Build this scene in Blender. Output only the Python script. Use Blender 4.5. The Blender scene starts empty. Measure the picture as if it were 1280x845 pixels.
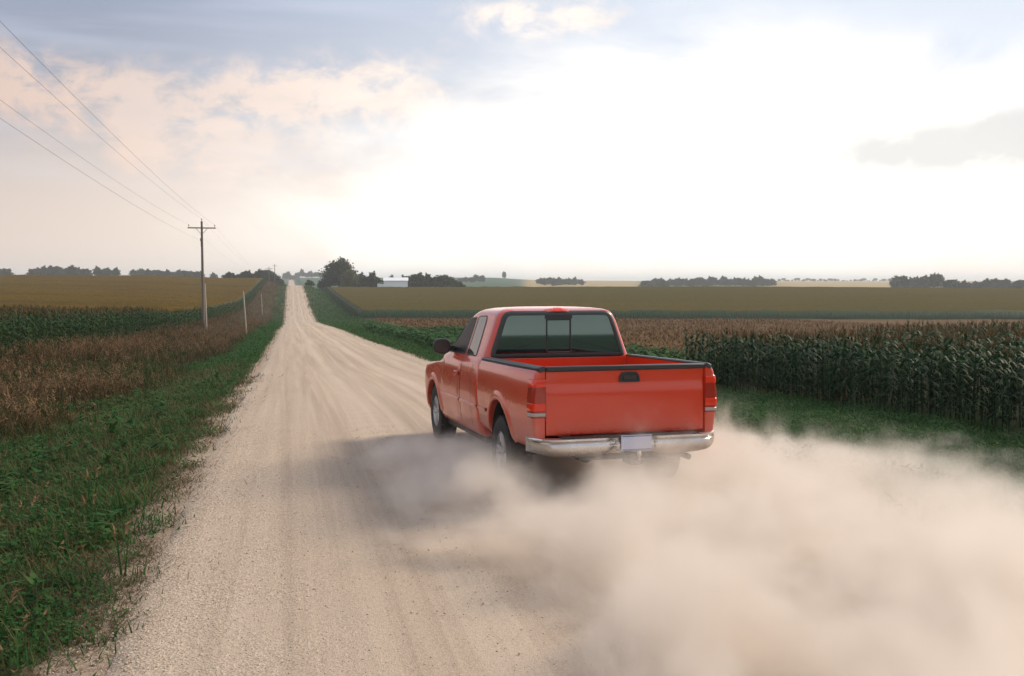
import bpy, bmesh, math, random
import numpy as np
from mathutils import Vector, Matrix
from mathutils.bvhtree import BVHTree

random.seed(7); rng = np.random.default_rng(11)
R = math.radians
S = bpy.context.scene
COL = S.collection
TH = math.atan(0.222); CT, ST = math.cos(TH), math.sin(TH)
CAMH, F = 2.15, 1250.0
RX0, RX1 = -1.16, 5.67            # gravel road edges; the road runs along +Y
RC, RH = (RX0+RX1)/2, (RX1-RX0)/2

# ------------------------------------------------------------------ helpers
def tag(o, label=None, cat=None, group=None, kind=None):
    if label: o['label'] = label
    if cat: o['category'] = cat
    if group: o['group'] = group
    if kind: o['kind'] = kind
    return o

def empty(name, loc, rz=0):
    o = bpy.data.objects.new(name, None); COL.objects.link(o)
    o.location = loc; o.rotation_euler = (0, 0, rz); o.empty_display_size = .3
    return o

def link(name, me, mats, parent=None, smooth=None):
    o = bpy.data.objects.new(name, me); COL.objects.link(o)
    for m in (mats if isinstance(mats, (list, tuple)) else [mats]):
        me.materials.append(m)
    if smooth is not None and len(me.polygons):
        me.polygons.foreach_set('use_smooth', [True]*len(me.polygons))
        me.set_sharp_from_angle(angle=R(smooth))
    if parent: o.parent = parent
    return o

class MB:
    def __init__(s): s.v, s.f, s.m = [], [], []
    def add(s, v, f, m=0):
        b = len(s.v); s.v += [tuple(p) for p in v]; s.f += [tuple(i+b for i in q) for q in f]; s.m += [m]*len(f); return s
    def box(s, x0, x1, y0, y1, z0, z1, m=0):
        v = [(x, y, z) for z in (z0, z1) for y in (y0, y1) for x in (x0, x1)]
        return s.add(v, [(0,2,3,1),(4,5,7,6),(0,1,5,4),(2,6,7,3),(0,4,6,2),(1,3,7,5)], m)
    def tube(s, pts, r, n=8, m=0, cap=True):
        pts = [Vector(p) for p in pts]; rr = r if isinstance(r, (list, tuple)) else [r]*len(pts)
        V, Fc = [], []
        for i, p in enumerate(pts):
            t = (pts[min(i+1, len(pts)-1)] - pts[max(i-1, 0)]).normalized()
            a = t.cross(Vector((0, 0, 1)) if abs(t.z) < .9 else Vector((1, 0, 0))).normalized(); b = t.cross(a)
            V += [p + (a*math.cos(k*2*math.pi/n) + b*math.sin(k*2*math.pi/n))*rr[i] for k in range(n)]
        for i in range(len(pts)-1):
            for k in range(n): Fc.append((i*n+k, i*n+(k+1)%n, (i+1)*n+(k+1)%n, (i+1)*n+k))
        if cap: Fc += [tuple(range(n))[::-1], tuple(range((len(pts)-1)*n, len(pts)*n))]
        return s.add(V, Fc, m)
    def lathe_x(s, prof, c, n=32, m=0, closed=False):
        V = [(c[0]+x, c[1]+r*math.cos(k*2*math.pi/n), c[2]+r*math.sin(k*2*math.pi/n)) for (r, x) in prof for k in range(n)]
        Fc = []
        L = len(prof)
        for i in range(L if closed else L-1):
            j = (i+1) % L
            for k in range(n): Fc.append((i*n+k, i*n+(k+1)%n, j*n+(k+1)%n, j*n+k))
        return s.add(V, Fc, m)
    def build(s, name, mats, parent=None, smooth=None, bevel=0):
        me = bpy.data.meshes.new(name); me.from_pydata(s.v, [], s.f)
        bm = bmesh.new(); bm.from_mesh(me)
        bmesh.ops.recalc_face_normals(bm, faces=bm.faces)
        bm.to_mesh(me); bm.free()
        if len(set(s.m)) > 1: me.polygons.foreach_set('material_index', s.m)
        me.update()
        o = link(name, me, mats, parent, smooth)
        if bevel:
            b = o.modifiers.new('bevel', 'BEVEL'); b.width = bevel; b.segments = 2; b.limit_method = 'ANGLE'; b.angle_limit = R(40)
        return o

def np_mesh(name, V, Q, mi=None):
    me = bpy.data.meshes.new(name)
    me.vertices.add(len(V)); me.vertices.foreach_set('co', np.asarray(V, np.float32).ravel())
    n = len(Q); me.loops.add(n*4); me.loops.foreach_set('vertex_index', np.asarray(Q, np.int32).ravel())
    me.polygons.add(n); me.polygons.foreach_set('loop_start', np.arange(n, dtype=np.int32)*4)
    if mi is not None: me.polygons.foreach_set('material_index', np.asarray(mi, np.int32))
    me.update(calc_edges=True); me.validate()
    return me

def scatter(name, temps, P, scale, mats, tilt=.12, parent=None, sz=None):
    """temps: list of (V, Q, mi); P: (n,3); one mesh of many small plants"""
    n = len(P); which = rng.integers(0, len(temps), n); rz = rng.uniform(0, 2*np.pi, n)
    tx, ty = rng.normal(0, tilt, n), rng.normal(0, tilt, n)
    VV, QQ, MM, b = [], [], [], 0
    sz = scale if sz is None else sz
    for t, (V, Q, mi) in enumerate(temps):
        I = np.where(which == t)[0]
        if not len(I): continue
        c, s_ = np.cos(rz[I])[:, None], np.sin(rz[I])[:, None]
        x, y, z = V[:, 0][None], V[:, 1][None], V[:, 2][None]
        X = (c*x - s_*y)*scale[I][:, None]; Y = (s_*x + c*y)*scale[I][:, None]; Z = z*sz[I][:, None]
        X = X + tx[I][:, None]*Z; Y = Y + ty[I][:, None]*Z
        W = np.stack([X + P[I, 0][:, None], Y + P[I, 1][:, None], Z + P[I, 2][:, None]], -1).reshape(-1, 3)
        off = (np.arange(len(I))*len(V))[:, None, None]
        VV.append(W); QQ.append((Q[None] + off).reshape(-1, 4) + b); MM.append(np.tile(mi, len(I))); b += len(W)
    me = np_mesh(name, np.concatenate(VV), np.concatenate(QQ), np.concatenate(MM))
    return link(name, me, mats, parent)

# ------------------------------------------------------------------ materials
def mat(name, col=(.5,.5,.5), rough=.6, metal=0, spec=.5, coat=0, ior=None, emit=None):
    m = bpy.data.materials.new(name); m.use_nodes = True
    b = m.node_tree.nodes['Principled BSDF']
    b.inputs['Base Color'].default_value = (*col, 1); b.inputs['Roughness'].default_value = rough
    b.inputs['Metallic'].default_value = metal; b.inputs['Specular IOR Level'].default_value = spec
    b.inputs['Coat Weight'].default_value = coat; b.inputs['Coat Roughness'].default_value = .06
    if ior: b.inputs['IOR'].default_value = ior
    return m

class NT:
    def __init__(s, m):
        s.t = m.node_tree; s.b = s.t.nodes.get('Principled BSDF')
    def n(s, typ, **kw):
        nd = s.t.nodes.new(typ)
        for k, v in kw.items(): setattr(nd, k, v)
        return nd
    def l(s, a, b): s.t.links.new(a, b)
    def setv(s, sock, v):
        if hasattr(v, 'is_output'): s.l(v, sock)
        else: sock.default_value = v
    def math(s, op, a, b=0, c=None, clamp=False):
        nd = s.n('ShaderNodeMath', operation=op, use_clamp=clamp); s.setv(nd.inputs[0], a); s.setv(nd.inputs[1], b)
        if c is not None: s.setv(nd.inputs[2], c)
        return nd.outputs[0]
    def noise(s, vec, scale, detail=3, rough=.55, dist=0, out='Fac'):
        nd = s.n('ShaderNodeTexNoise'); s.l(vec, nd.inputs['Vector']); nd.inputs['Scale'].default_value = scale
        nd.inputs['Detail'].default_value = detail; nd.inputs['Roughness'].default_value = rough; nd.inputs['Distortion'].default_value = dist
        return nd.outputs[out]
    def mapr(s, v, a, b, c=0., d=1., smooth=False):
        nd = s.n('ShaderNodeMapRange', interpolation_type='SMOOTHSTEP' if smooth else 'LINEAR', clamp=True)
        s.setv(nd.inputs[0], v)
        for i, q in zip((1, 2, 3, 4), (a, b, c, d)): s.setv(nd.inputs[i], q)
        return nd.outputs[0]
    def mix(s, f, a, b, mode='MIX'):
        nd = s.n('ShaderNodeMix', data_type='RGBA', blend_type=mode, clamp_factor=True)
        s.setv(nd.inputs[0], f)
        for i, q in ((6, a), (7, b)):
            s.setv(nd.inputs[i], (*q, 1) if isinstance(q, tuple) and len(q) == 3 else q)
        return nd.outputs[2]
    def mapping(s, vec, scale=(1,1,1), rot=(0,0,0), loc=(0,0,0)):
        nd = s.n('ShaderNodeMapping'); s.l(vec, nd.inputs[0]); nd.inputs['Scale'].default_value = scale
        nd.inputs['Rotation'].default_value = rot; nd.inputs['Location'].default_value = loc
        return nd.outputs[0]
    def bump(s, h, strength=.4, dist=.02):
        nd = s.n('ShaderNodeBump'); nd.inputs['Strength'].default_value = strength; nd.inputs['Distance'].default_value = dist
        s.l(h, nd.inputs['Height']); s.l(nd.outputs[0], s.b.inputs['Normal'])

def foliage(name, c1, c2, c3=None, rough=.7, scale=.6, fine=9., trans=.0):
    """leaf colour differing from clump to clump and leaf to leaf"""
    m = mat(name, c1, rough, spec=.12); t = NT(m)
    g = t.n('ShaderNodeNewGeometry')
    n1 = t.noise(g.outputs['Position'], scale, 3); n2 = t.noise(g.outputs['Position'], fine, 2)
    c = t.mix(t.mapr(n1, .35, .65), c1, c2)
    if c3: c = t.mix(t.mapr(n2, .52, .7), c, c3)
    t.l(c, t.b.inputs['Base Color'])
    if trans:
        tr = t.n('ShaderNodeBsdfTranslucent'); t.l(c, tr.inputs[0]); mx = t.n('ShaderNodeMixShader')
        mx.inputs[0].default_value = trans; t.l(t.b.outputs[0], mx.inputs[1]); t.l(tr.outputs[0], mx.inputs[2])
        t.l(mx.outputs[0], t.t.nodes['Material Output'].inputs[0])
    return m

M = {}
M['grass'] = foliage('grass_blades', (.020,.080,.020), (.034,.105,.024), (.085,.10,.028), scale=.9, fine=14, trans=.25)
M['grass_dry'] = foliage('dry_grass_blades', (.085,.072,.034), (.14,.105,.05), (.06,.085,.028), scale=.9, fine=14, trans=.2)
M['weed'] = foliage('brown_weeds', (.072,.050,.021), (.112,.078,.034), (.042,.054,.016), scale=.35, fine=5, trans=.2)
M['weed_head'] = foliage('weed_seed_heads', (.17,.095,.047), (.23,.14,.075), scale=.5, fine=5, trans=.2)
M['corn_leaf'] = foliage('corn_leaves', (.012,.040,.016), (.020,.056,.018), (.040,.068,.022), scale=.5, fine=4, rough=.6, trans=.15)
M['corn_leaf_l'] = foliage('corn_leaves_paler', (.020,.056,.016), (.034,.072,.018), (.065,.075,.022), scale=.3, fine=4, rough=.5, trans=.25)
M['tassel'] = foliage('corn_tassels', (.090,.055,.024), (.13,.082,.032), scale=.5, fine=5, trans=.2)
M['leaf_dark'] = foliage('tree_leaves_dark', (.028,.045,.018), (.045,.062,.022), (.07,.08,.03), scale=.25, fine=1.6, trans=.15)
M['leaf_pale'] = foliage('tree_leaves_pale', (.085,.105,.03), (.11,.12,.04), (.14,.14,.05), scale=.25, fine=1.6, trans=.15)
M['bark'] = mat('bark', (.09,.065,.045), .9)

def striped_canopy(name, c1, c2, c3):
    m = mat(name, c1, .95, spec=0); t = NT(m)
    g = t.n('ShaderNodeNewGeometry'); p = g.outputs['Position']
    n1 = t.noise(t.mapping(p, (.012,.045,.02)), 1, 4, .6); n2 = t.noise(p, .9, 4, .7)
    c = t.mix(t.mapr(n1, .36, .64), c1, c2); c = t.mix(t.mapr(n2, .42, .72), c, c3)
    t.l(c, t.b.inputs['Base Color']); t.bump(t.noise(p, 1.7, 3, .7), .8, .5)
    return m
M['canopy_gold'] = striped_canopy('ripening_crop_top', (.128,.080,.018), (.088,.062,.018), (.065,.050,.016))
M['canopy_olive'] = striped_canopy('olive_crop_top', (.085,.070,.022), (.105,.078,.026), (.055,.054,.018))

# gravel road
m = M['gravel'] = mat('pale_gravel', (.42,.33,.25), .95, spec=.15); t = NT(m)
g = t.n('ShaderNodeNewGeometry'); p = g.outputs['Position']
sx = t.n('ShaderNodeSeparateXYZ'); t.l(p, sx.inputs[0]); X = sx.outputs[0]; Y = sx.outputs[1]
streak = t.noise(t.mapping(p, (3.2,.035,1)), 1, 4, .6); streak2 = t.noise(t.mapping(p, (9,.12,1)), 1, 2, .6)
wob = t.noise(t.mapping(p, (.0,.03,0)), 1, 2)
broad = t.noise(t.mapping(p, (.5,.12,1)), 1, 4, .6)
c = t.mix(t.mapr(streak, .36, .62), (.295,.228,.175), (.46,.372,.292))
c = t.mix(t.mapr(streak2, .5, .72, 0, .5), c, (.56,.455,.35))
c = t.mix(t.mapr(broad, .4, .7, 0, .55), c, (.37,.285,.215))
# pale packed wheel tracks
xw = t.math('ADD', X, t.math('MULTIPLY', wob, .9))
for cx, w, k in ((1.15, .38, .65), (2.95, .30, .7), (4.55, .34, .55), (.1, .25, .3)):
    d = t.math('ABSOLUTE', t.math('SUBTRACT', xw, cx+.45))
    f = t.math('MULTIPLY', t.mapr(d, w, .05, 0, k, True), t.mapr(broad, .3, .6, .35, 1))
    c = t.mix(f, c, (.60,.49,.385))
# the two sandy sides between the tracks hold loose stones
peb = t.n('ShaderNodeTexVoronoi'); t.l(t.mapping(p, (1,1,1)), peb.inputs['Vector']); peb.inputs['Scale'].default_value = 62
peb2 = t.n('ShaderNodeTexVoronoi'); t.l(p, peb2.inputs['Vector']); peb2.inputs['Scale'].default_value = 130
edge = t.mapr(t.math('ABSOLUTE', t.math('SUBTRACT', X, RC)), 1.4, 3.3, .18, 1, True)
loose = t.math('MULTIPLY', edge, t.mapr(t.noise(p, 1.3, 3), .3, .6, .3, 1))
pc = t.n('ShaderNodeSeparateColor'); t.l(peb.outputs['Color'], pc.inputs[0])
st = t.mix(pc.outputs[0], (.17,.125,.09), (.66,.55,.44)); 
c = t.mix(t.math('MULTIPLY', loose, .62), c, st)
pc2 = t.n('ShaderNodeSeparateColor'); t.l(peb2.outputs['Color'], pc2.inputs[0])
c = t.mix(.26, c, t.mix(pc2.outputs[1], (.2,.15,.11), (.66,.56,.45)))
t.l(c, t.b.inputs['Base Color'])
h = t.math('ADD', t.math('MULTIPLY', t.math('MULTIPLY', peb.outputs['Distance'], loose), 1.2), t.math('MULTIPLY', peb2.outputs['Distance'], .35))
h = t.math('ADD', h, t.math('MULTIPLY', streak2, .7))
t.bump(h, .5, .018)

# ground: zone colours come with the sheet, broken up by noise
m = M['ground'] = mat('soil_and_grass', (.1,.1,.05), .95, spec=.1); t = NT(m)
g = t.n('ShaderNodeNewGeometry'); p = g.outputs['Position']
at = t.n('ShaderNodeAttribute', attribute_name='zone')
n1 = t.noise(p, 2.2, 5, .7); n2 = t.noise(t.mapping(p, (.04,.12,.05)), 1, 4, .6); n3 = t.noise(p, 18, 3, .7)
c = t.mix(1, at.outputs['Color'], t.mix(n1, (.45,.45,.45), (1.5,1.5,1.5)), 'MULTIPLY')
c = t.mix(.8, c, t.mix(n2, (.6,.65,.6), (1.45,1.35,1.4)), 'MULTIPLY')
c = t.mix(.5, c, t.mix(n3, (.4,.4,.4), (1.6,1.6,1.6)), 'MULTIPLY')
t.l(c, t.b.inputs['Base Color']); t.bump(t.math('ADD', n3, n1), .6, .06)

M['rubber'] = mat('tyre_rubber', (.028,.025,.023), .85)
M['black'] = mat('black_trim', (.022,.023,.024), .42)
M['seal'] = mat('window_seal', (.03,.036,.036), .45)
M['dark'] = mat('chassis_metal', (.035,.030,.027), .7)
M['chrome'] = mat('bumper_chrome', (.62,.58,.55), .24, metal=1)
t = NT(M['chrome']); tc = t.n('ShaderNodeTexCoord')
dn = t.noise(tc.outputs['Object'], 3, 4, .65)
t.l(t.mapr(dn, .3, .7, .16, .42), t.b.inputs['Roughness'])
t.l(t.mix(t.mapr(dn, .42, .68, 0, .55), (.66,.63,.61), (.42,.33,.27)), t.b.inputs['Base Color'])
M['alloy'] = mat('wheel_alloy', (.42,.41,.40), .38, metal=.8)
M['glass'] = mat('tinted_glass', (.006,.014,.013), .02, spec=.5, ior=2.5); M['glass'].node_tree.nodes['Principled BSDF'].inputs['Specular Tint'].default_value = (.72,1,.93,1)
M['glass_q'] = mat('tinted_side_glass', (.05,.045,.04), .05, spec=1.0, ior=1.9)
M['cab_dark'] = mat('painted_cab_darkness', (.006,.007,.007), .35, spec=.08)
M['plate'] = mat('plate_white', (.55,.57,.70), .4)
M['plate_band'] = mat('plate_band', (.13,.15,.30), .4)
M['red_lens'] = mat('red_lens', (.70,.03,.008), .12, coat=.6)
M['dark_lens'] = mat('dark_red_lens', (.32,.02,.010), .12, coat=.6)
M['white_lens'] = mat('clear_lens', (.36,.33,.30), .15, coat=.6)
M['brake_lens'] = mat('brake_lens', (.62,.09,.06), .3, coat=.4)
M['brass'] = mat('hitch_ball_metal', (.6,.55,.5), .3, metal=1)
# red paint with road dust settled low on the panels
m = M['paint'] = mat('red_paint', (.60,.037,.008), .28, coat=.7); t = NT(m)
tc = t.n('ShaderNodeTexCoord'); p = tc.outputs['Object']; sz = t.n('ShaderNodeSeparateXYZ'); t.l(p, sz.inputs[0])
low = t.mapr(sz.outputs[2], 1.10, .5, .05, .55, True)
dn = t.noise(p, 2.4, 5, .65); sideways = t.mapr(t.math('ABSOLUTE', sz.outputs[0]), .78, .93, .22, 1.1)
f = t.math('MULTIPLY', t.math('MULTIPLY', low, t.mapr(dn, .32, .68, .15, 1.4)), sideways, clamp=True)
t.l(t.mix(f, (.60,.037,.008), (.50,.29,.215)), t.b.inputs['Base Color'])
t.l(t.math('ADD', .24, t.math('MULTIPLY', f, .45)), t.b.inputs['Roughness'])
t.l(t.math('SUBTRACT', .75, t.math('MULTIPLY', f, .7), clamp=True), t.b.inputs['Coat Weight'])
M['wood'] = mat('weathered_pole', (.16,.125,.11), .9); t = NT(M['wood']); tc = t.n('ShaderNodeTexCoord')
t.l(t.mix(t.noise(t.mapping(tc.outputs['Object'], (14,14,.8)), 1, 4), (.10,.075,.065), (.23,.185,.165)), t.b.inputs['Base Color'])
M['pale_wood'] = mat('pale_post', (.42,.38,.31), .85)
M['wire'] = mat('wire', (.16,.15,.15), .6)
M['insul'] = mat('insulator', (.2,.17,.16), .3)
M['white_steel'] = mat('white_barn_steel', (.82,.83,.86), .5)
M['roof_steel'] = mat('barn_roof_steel', (.80,.81,.84), .4)
M['door_steel'] = mat('barn_door_steel', (.5,.52,.56), .5)

# ------------------------------------------------------------------ terrain
def smooth_interp(xq, xs, ys, k=.07, m=1.5):
    w = np.maximum(np.abs(xq)*k, m); out = 0
    for a, g_ in ((-1,.15), (-.5,.22), (0,.26), (.5,.22), (1,.15)): out = out + g_*np.interp(xq + a*w, xs, ys)
    return out
RD = [(-200,0),(0,0),(12,0),(18,-.1),(25,-.35),(36,-.88),(50.6,-1.33),(86,-2.38),(110,-2.95),(151,-4.2),(182,-5.2),(221,-6.1),(250,-5.9),(291,-5.1),
      (325,-3.6),(369,-1.5),(420,.85),(445,1.25),(480,1.0),(560,-1.5),(700,-5),(900,-3.2),(1090,-.6),(1500,5),(2000,13.6),(2300,13.2),(3500,3),(9000,-20)]
RDx = np.array([a for a, b in RD]); RDz = np.array([b for a, b in RD])
def zroad(y): return smooth_interp(y*CT + RC*ST, RDx, RDz, .035, 1.0)
DR = np.array([0,20,40,70,110,150,230,330,440,500,620,800,1100,1500,2200,3500,9000.])
UL = np.array([-500,0,170,300.])
FL = np.array([
 [-.7,-.7,-.7,-.6],[-.9,-.9,-.8,-.8],[-1.1,-1.1,-1.1,-1.1],[-1.5,-1.6,-1.8,-1.8],[-2.0,-2.3,-2.5,-2.6],[-1.8,-2.1,-2.5,-3.2],[-.6,-1.0,-1.9,-3.6],
 [1.6,1.3,.7,-.8],[4.6,4.5,4.0,2.8],[4.4,4.3,3.9,2.9],[3,3,3,1.5],[6.5,6.5,6,3],[10,10,10,7],[8,9,9,8],[12,12,12,13],[4,4,4,4],[-20]*4])
UR = np.array([450,600,700,870,1280,1800.])
FR = np.array([
 [-.9]*6,[-1.1]*6,[-1.9,-1.9,-1.9,-2.0,-1.7,-1.5],[-2.6,-2.7,-2.7,-2.8,-2.6,-2.4],[-3.3,-3.5,-3.6,-3.8,-3.6,-3.4],[-4.4,-4.5,-4.6,-4.8,-4.8,-4.6],
 [-6.05]*6,[-3.9]*6,[-1.1,-1.1,-1.15,-1.2,-1.3,-1.3],[-1.4]*6,[-3,-3,-3,-3,-3,-3],[-3,-2.5,-3,-2.5,-2.5,-2.5],
 [1,2,-1,-1,-1,-1],[10.5,10.5,5,3,3,3],[14,13,8,7,7,7],[4,4,6,7,6,6],[-20]*6])
def Ftab(u, D, U, T):
    u = np.clip(u, U[0], U[-1]); j = np.clip(np.searchsorted(U, u) - 1, 0, len(U)-2); f = (u-U[j])/(U[j+1]-U[j]); f = f*f*(3-2*f)
    cols = np.stack([smooth_interp(D, DR, T[:, k], .06, 2) for k in range(len(U))], 0)
    a = np.take_along_axis(cols, j[None], 0)[0]; b = np.take_along_axis(cols, (j+1)[None], 0)[0]
    return a*(1-f) + b*f
def sst(a, b, x):
    t_ = np.clip((x-a)/(b-a), 0, 1); return t_*t_*(3-2*t_)
def camXD(x, y): return x*CT - y*ST, x*ST + y*CT
def uD(x, y):
    X_, D_ = camXD(x, y); Dc = np.maximum(np.abs(D_), 8); return 640 + F*X_/Dc, Dc
def wob(x, y, s): return np.sin(x*s*1.3+1.7*np.sin(y*s*.9+1)) * np.cos(y*s*1.1+1.3*np.sin(x*s*.7))
def H(x, y):
    x = np.asarray(x, float).ravel(); y = np.asarray(y, float).ravel()
    u, D = uD(x, y); left = x < RC
    Fz = np.where(left, Ftab(u, D, UL, FL), Ftab(u, D, UR, FR))
    dl = np.maximum(0, np.abs(x-RC) - RH)
    zr = zroad(y)
    cross = -.05*sst(0, .5, dl) - np.where(left, .45*sst(.4, 3.2, dl), .8*sst(.6, 6, dl))*np.where(y > 130, .5, 1)
    w = sst(2.2, 10, dl)
    z = (zr + cross)*(1-w) + Fz*w
    z = z - .07 + sst(.8, 4, dl)*(.07*wob(x, y, .9) + .05*wob(x+9, y-4, 2.1)) + sst(30, 200, dl)*.5*wob(x, y, .013)
    return z
def h1(x, y): return float(H([x], [y])[0])
def W2(u, D):
    X_ = (u-640)/F*D; return X_*CT + D*ST, -X_*ST + D*CT

def spread(a, b, first, grow):
    out = [a]; s_ = first
    while out[-1] < b: out.append(out[-1]+s_); s_ *= grow
    return out
xs = sorted(set([round(v, 3) for v in
     [-v for v in spread(-RX0, 6000, .2, 1.05)] + spread(RX1, 6000, .2, 1.05) + list(np.linspace(RX0, RX1, 15))]))
ys = [-v for v in spread(0, 900, 1.2, 1.09)][1:][::-1] + spread(0, 9000, .45, 1.0125)
xs, ys = np.array(xs), np.array(ys)
GX, GY = np.meshgrid(xs, ys); GZ = H(GX, GY).reshape(GX.shape)
nx, ny = len(xs), len(ys)
def grid_quads(nx, ny):
    i = (np.arange(ny-1)[:, None]*nx + np.arange(nx-1)[None]).ravel()
    return np.stack([i, i+1, i+nx+1, i+nx], 1)
me = np_mesh('ground', np.stack([GX, GY, GZ], -1).reshape(-1, 3), grid_quads(nx, ny))
# zones
def edge_left(y): return -4.3 + .35*np.sin(y*.23) + .3*np.sin(y*.61+1) + .2*np.sin(y*1.7)
x, y = GX.ravel(), GY.ravel(); u, D = uD(x, y); left = x < RC; dl = np.maximum(0, np.abs(x-RC)-RH)
c = np.zeros((len(x), 3)); c[:] = (.05,.075,.03)
def setc(mask, col, soft=None):
    w = (mask.astype(float) if soft is None else soft)[:, None]; c[:] = c*(1-w) + np.array(col)[None]*w
setc(left & (x < edge_left(y)) & (D < 445), (.045,.038,.016))
setc(left & (x < -11.5) & (D < 460), (.07,.055,.028))
setc(~left & (x > 17.5+1.5*np.sin(y*.15)) & (D < 236) & (y > 30), (.100,.058,.020))
setc(~left & (x > 7.8+1.2*np.sin(y*.05)) & (x < 13.5+2*np.sin(y*.11)) & (y > 95) & (y < 215), (.17,.11,.055))
setc(~left & (x > 15) & (D > 226) & (D < 460), (.05,.06,.03))
far = D > 470
setc(far, (.040,.085,.042))
setc(far & (u > 655) & (D > 900), (.32,.25,.12)); setc(far & (u > 655) & (D > 2400), (.14,.16,.08))
setc(far & (u > 800) & (u < 965) & (D > 900) & (D < 1900), (.12,.13,.06))
setc(far & (u < 330), (.10,.11,.05))
setc(None, (.34,.265,.20), 1-sst(.25, .75, dl)); setc(None, (.085,.075,.040), .9*sst(.25, .6, dl)*(1-sst(1.3, 2.4, dl)))
ca = me.color_attributes.new('zone', 'FLOAT_COLOR', 'POINT')
ca.data.foreach_set('color', np.concatenate([c, np.ones((len(c), 1))], 1).ravel())
o = link('ground', me, M['ground'], smooth=180); tag(o, kind='structure')

# road sheet, 30 mm proud with a slight crown and shallow ruts
rxs = np.linspace(RX0, RX1, 57); rys = np.concatenate([np.arange(-40, 0, 1.), np.arange(0, 34, .13), ys[(ys >= 34) & (ys < 2600)]])
QX, QY = np.meshgrid(rxs, rys)
QZ = np.repeat(H(np.full(len(rys), RC), rys)[:, None], len(rxs), 1)
fall = np.clip(1-QY/60, 0, 1)
crown = .025 + .045*(1-((QX-RC)/RH)**2)
rut = sum(-.018*np.exp(-((QX+.3*np.sin(QY*.03)-cx)/.22)**2) for cx in (1.1, 2.9, 4.5)) + .012*np.exp(-((QX-2.05)/.15)**2) + .03*np.exp(-((QX-1.95-.02*QY)/.10)**2)*np.clip(1-QY/25,0,1)
rut = rut + .007*np.sin(QY*2*np.pi/.62+.4*np.sin(QX*3))*np.exp(-((QX-.85-.02*QY)/.40)**2)*sst(11, 14, QY)*(1-sst(24, 28, QY))
edge_ = -.05*np.exp(-((np.abs(QX-RC)-RH)/.12)**2)
QX2 = QX + np.where(np.abs(QX-RC) > RH-.02, np.sign(QX-RC)*(.10*np.sin(QY*1.1)+.08*np.sin(QY*.47+2)+.04*rng.normal(size=QX.shape)), 0)
me = np_mesh('gravel_road', np.stack([QX2, QY, QZ+crown+rut+edge_], -1).reshape(-1, 3), grid_quads(len(rxs), len(rys)))
tag(link('gravel_road', me, M['gravel'], smooth=180), kind='structure')
# loose stones thrown to the sides
def stone():
    a = np.array([[x, y, z] for z in (-.5, .5) for y in (-.5, .5) for x in (-.5, .5)]) * rng.uniform(.5, 1.2, (8, 3)); a[:, 2] *= .7
    return a, np.array([(0,2,3,1),(4,5,7,6),(0,1,5,4),(2,6,7,3),(0,4,6,2),(1,3,7,5)]), np.zeros(6, int)
n_ = 26000; sy = 2.6 + 13*rng.random(n_)**1.5; side_ = rng.random(n_)
sxx = np.where(side_ < .72, RX0 + np.abs(rng.normal(0, .75, n_)) - .25, rng.uniform(RX0, 2.6, n_))
P = np.stack([sxx, sy, H(np.full(n_, RC), sy)*1.0 + .03 + .045*(1-((sxx-RC)/RH)**2)], 1)
P[:, 2] = np.where(sxx < RX0+.05, H(sxx, sy)+.006, P[:, 2]-.004)
M['stone'] = foliage('loose_stones', (.50,.41,.32), (.38,.30,.23), (.66,.57,.47), rough=.9, scale=3, fine=60)
tag(scatter('loose_stones', [stone() for _ in range(6)], P, rng.lognormal(-5.25, .42, n_), [M['stone']], .3), 'loose pale stones scattered on the left side of the gravel road', 'stones', kind='stuff')
# side road joining at the crest
cy0 = (437-.5)/CT
yy = np.array([cy0-3, cy0+3]); xx = np.linspace(RX1, 60, 30); AX, AY = np.meshgrid(xx, yy)
me = np_mesh('side_road', np.stack([AX, AY, H(AX, AY).reshape(AX.shape)+.12], -1).reshape(-1, 3), grid_quads(30, 2))
tag(link('side_road', me, M['gravel']), kind='structure')

# ------------------------------------------------------------------ plant templates
def strip(base, d, L, w, droop, segs=3, up=1.0, mi=0, twist=0):
    """a curved blade: returns V, Q, mi"""
    d = np.array([math.cos(d), math.sin(d), 0]); side = np.array([-d[1], d[0], 0]); V = []
    for k in range(segs+1):
        s_ = k/segs; pos = np.array(base) + d*L*s_*math.cos(up)*(1+.2*s_) + np.array([0, 0, L*(math.sin(up)*s_ - droop*s_*s_)])
        ww = w*(1-s_**1.6)*.5 + .0006; sd = side + np.array([0, 0, twist*s_]); V += [pos - sd*ww, pos + sd*ww]
    Q = [(2*k, 2*k+1, 2*k+3, 2*k+2) for k in range(segs)]
    return np.array(V), np.array(Q), np.full(segs, mi)
def join(parts):
    V, Q, Mi, b = [], [], [], 0
    for v, q, mi in parts: V.append(v); Q.append(q+b); Mi.append(mi); b += len(v)
    return np.concatenate(V), np.concatenate(Q), np.concatenate(Mi)
def tuft(n, L, w, mi=0, spread_=.06, segs=2, up=(.7, 1.45)):
    return join([strip((random.gauss(0, spread_), random.gauss(0, spread_), -.02), random.uniform(0, 6.28), L*random.uniform(.5, 1.15), w,
                       random.uniform(.05, .45), segs, random.uniform(*up), mi) for _ in range(n)])
def broadleaf(n, L, w, mi=0):
    return join([strip((random.gauss(0, .05), random.gauss(0, .05), random.uniform(0, L*.7)), random.uniform(0, 6.28), L*random.uniform(.25, .5), w,
                       random.uniform(.1, .5), 2, random.uniform(.1, .9), mi, random.uniform(-.5,.5)) for _ in range(n)])
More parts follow.
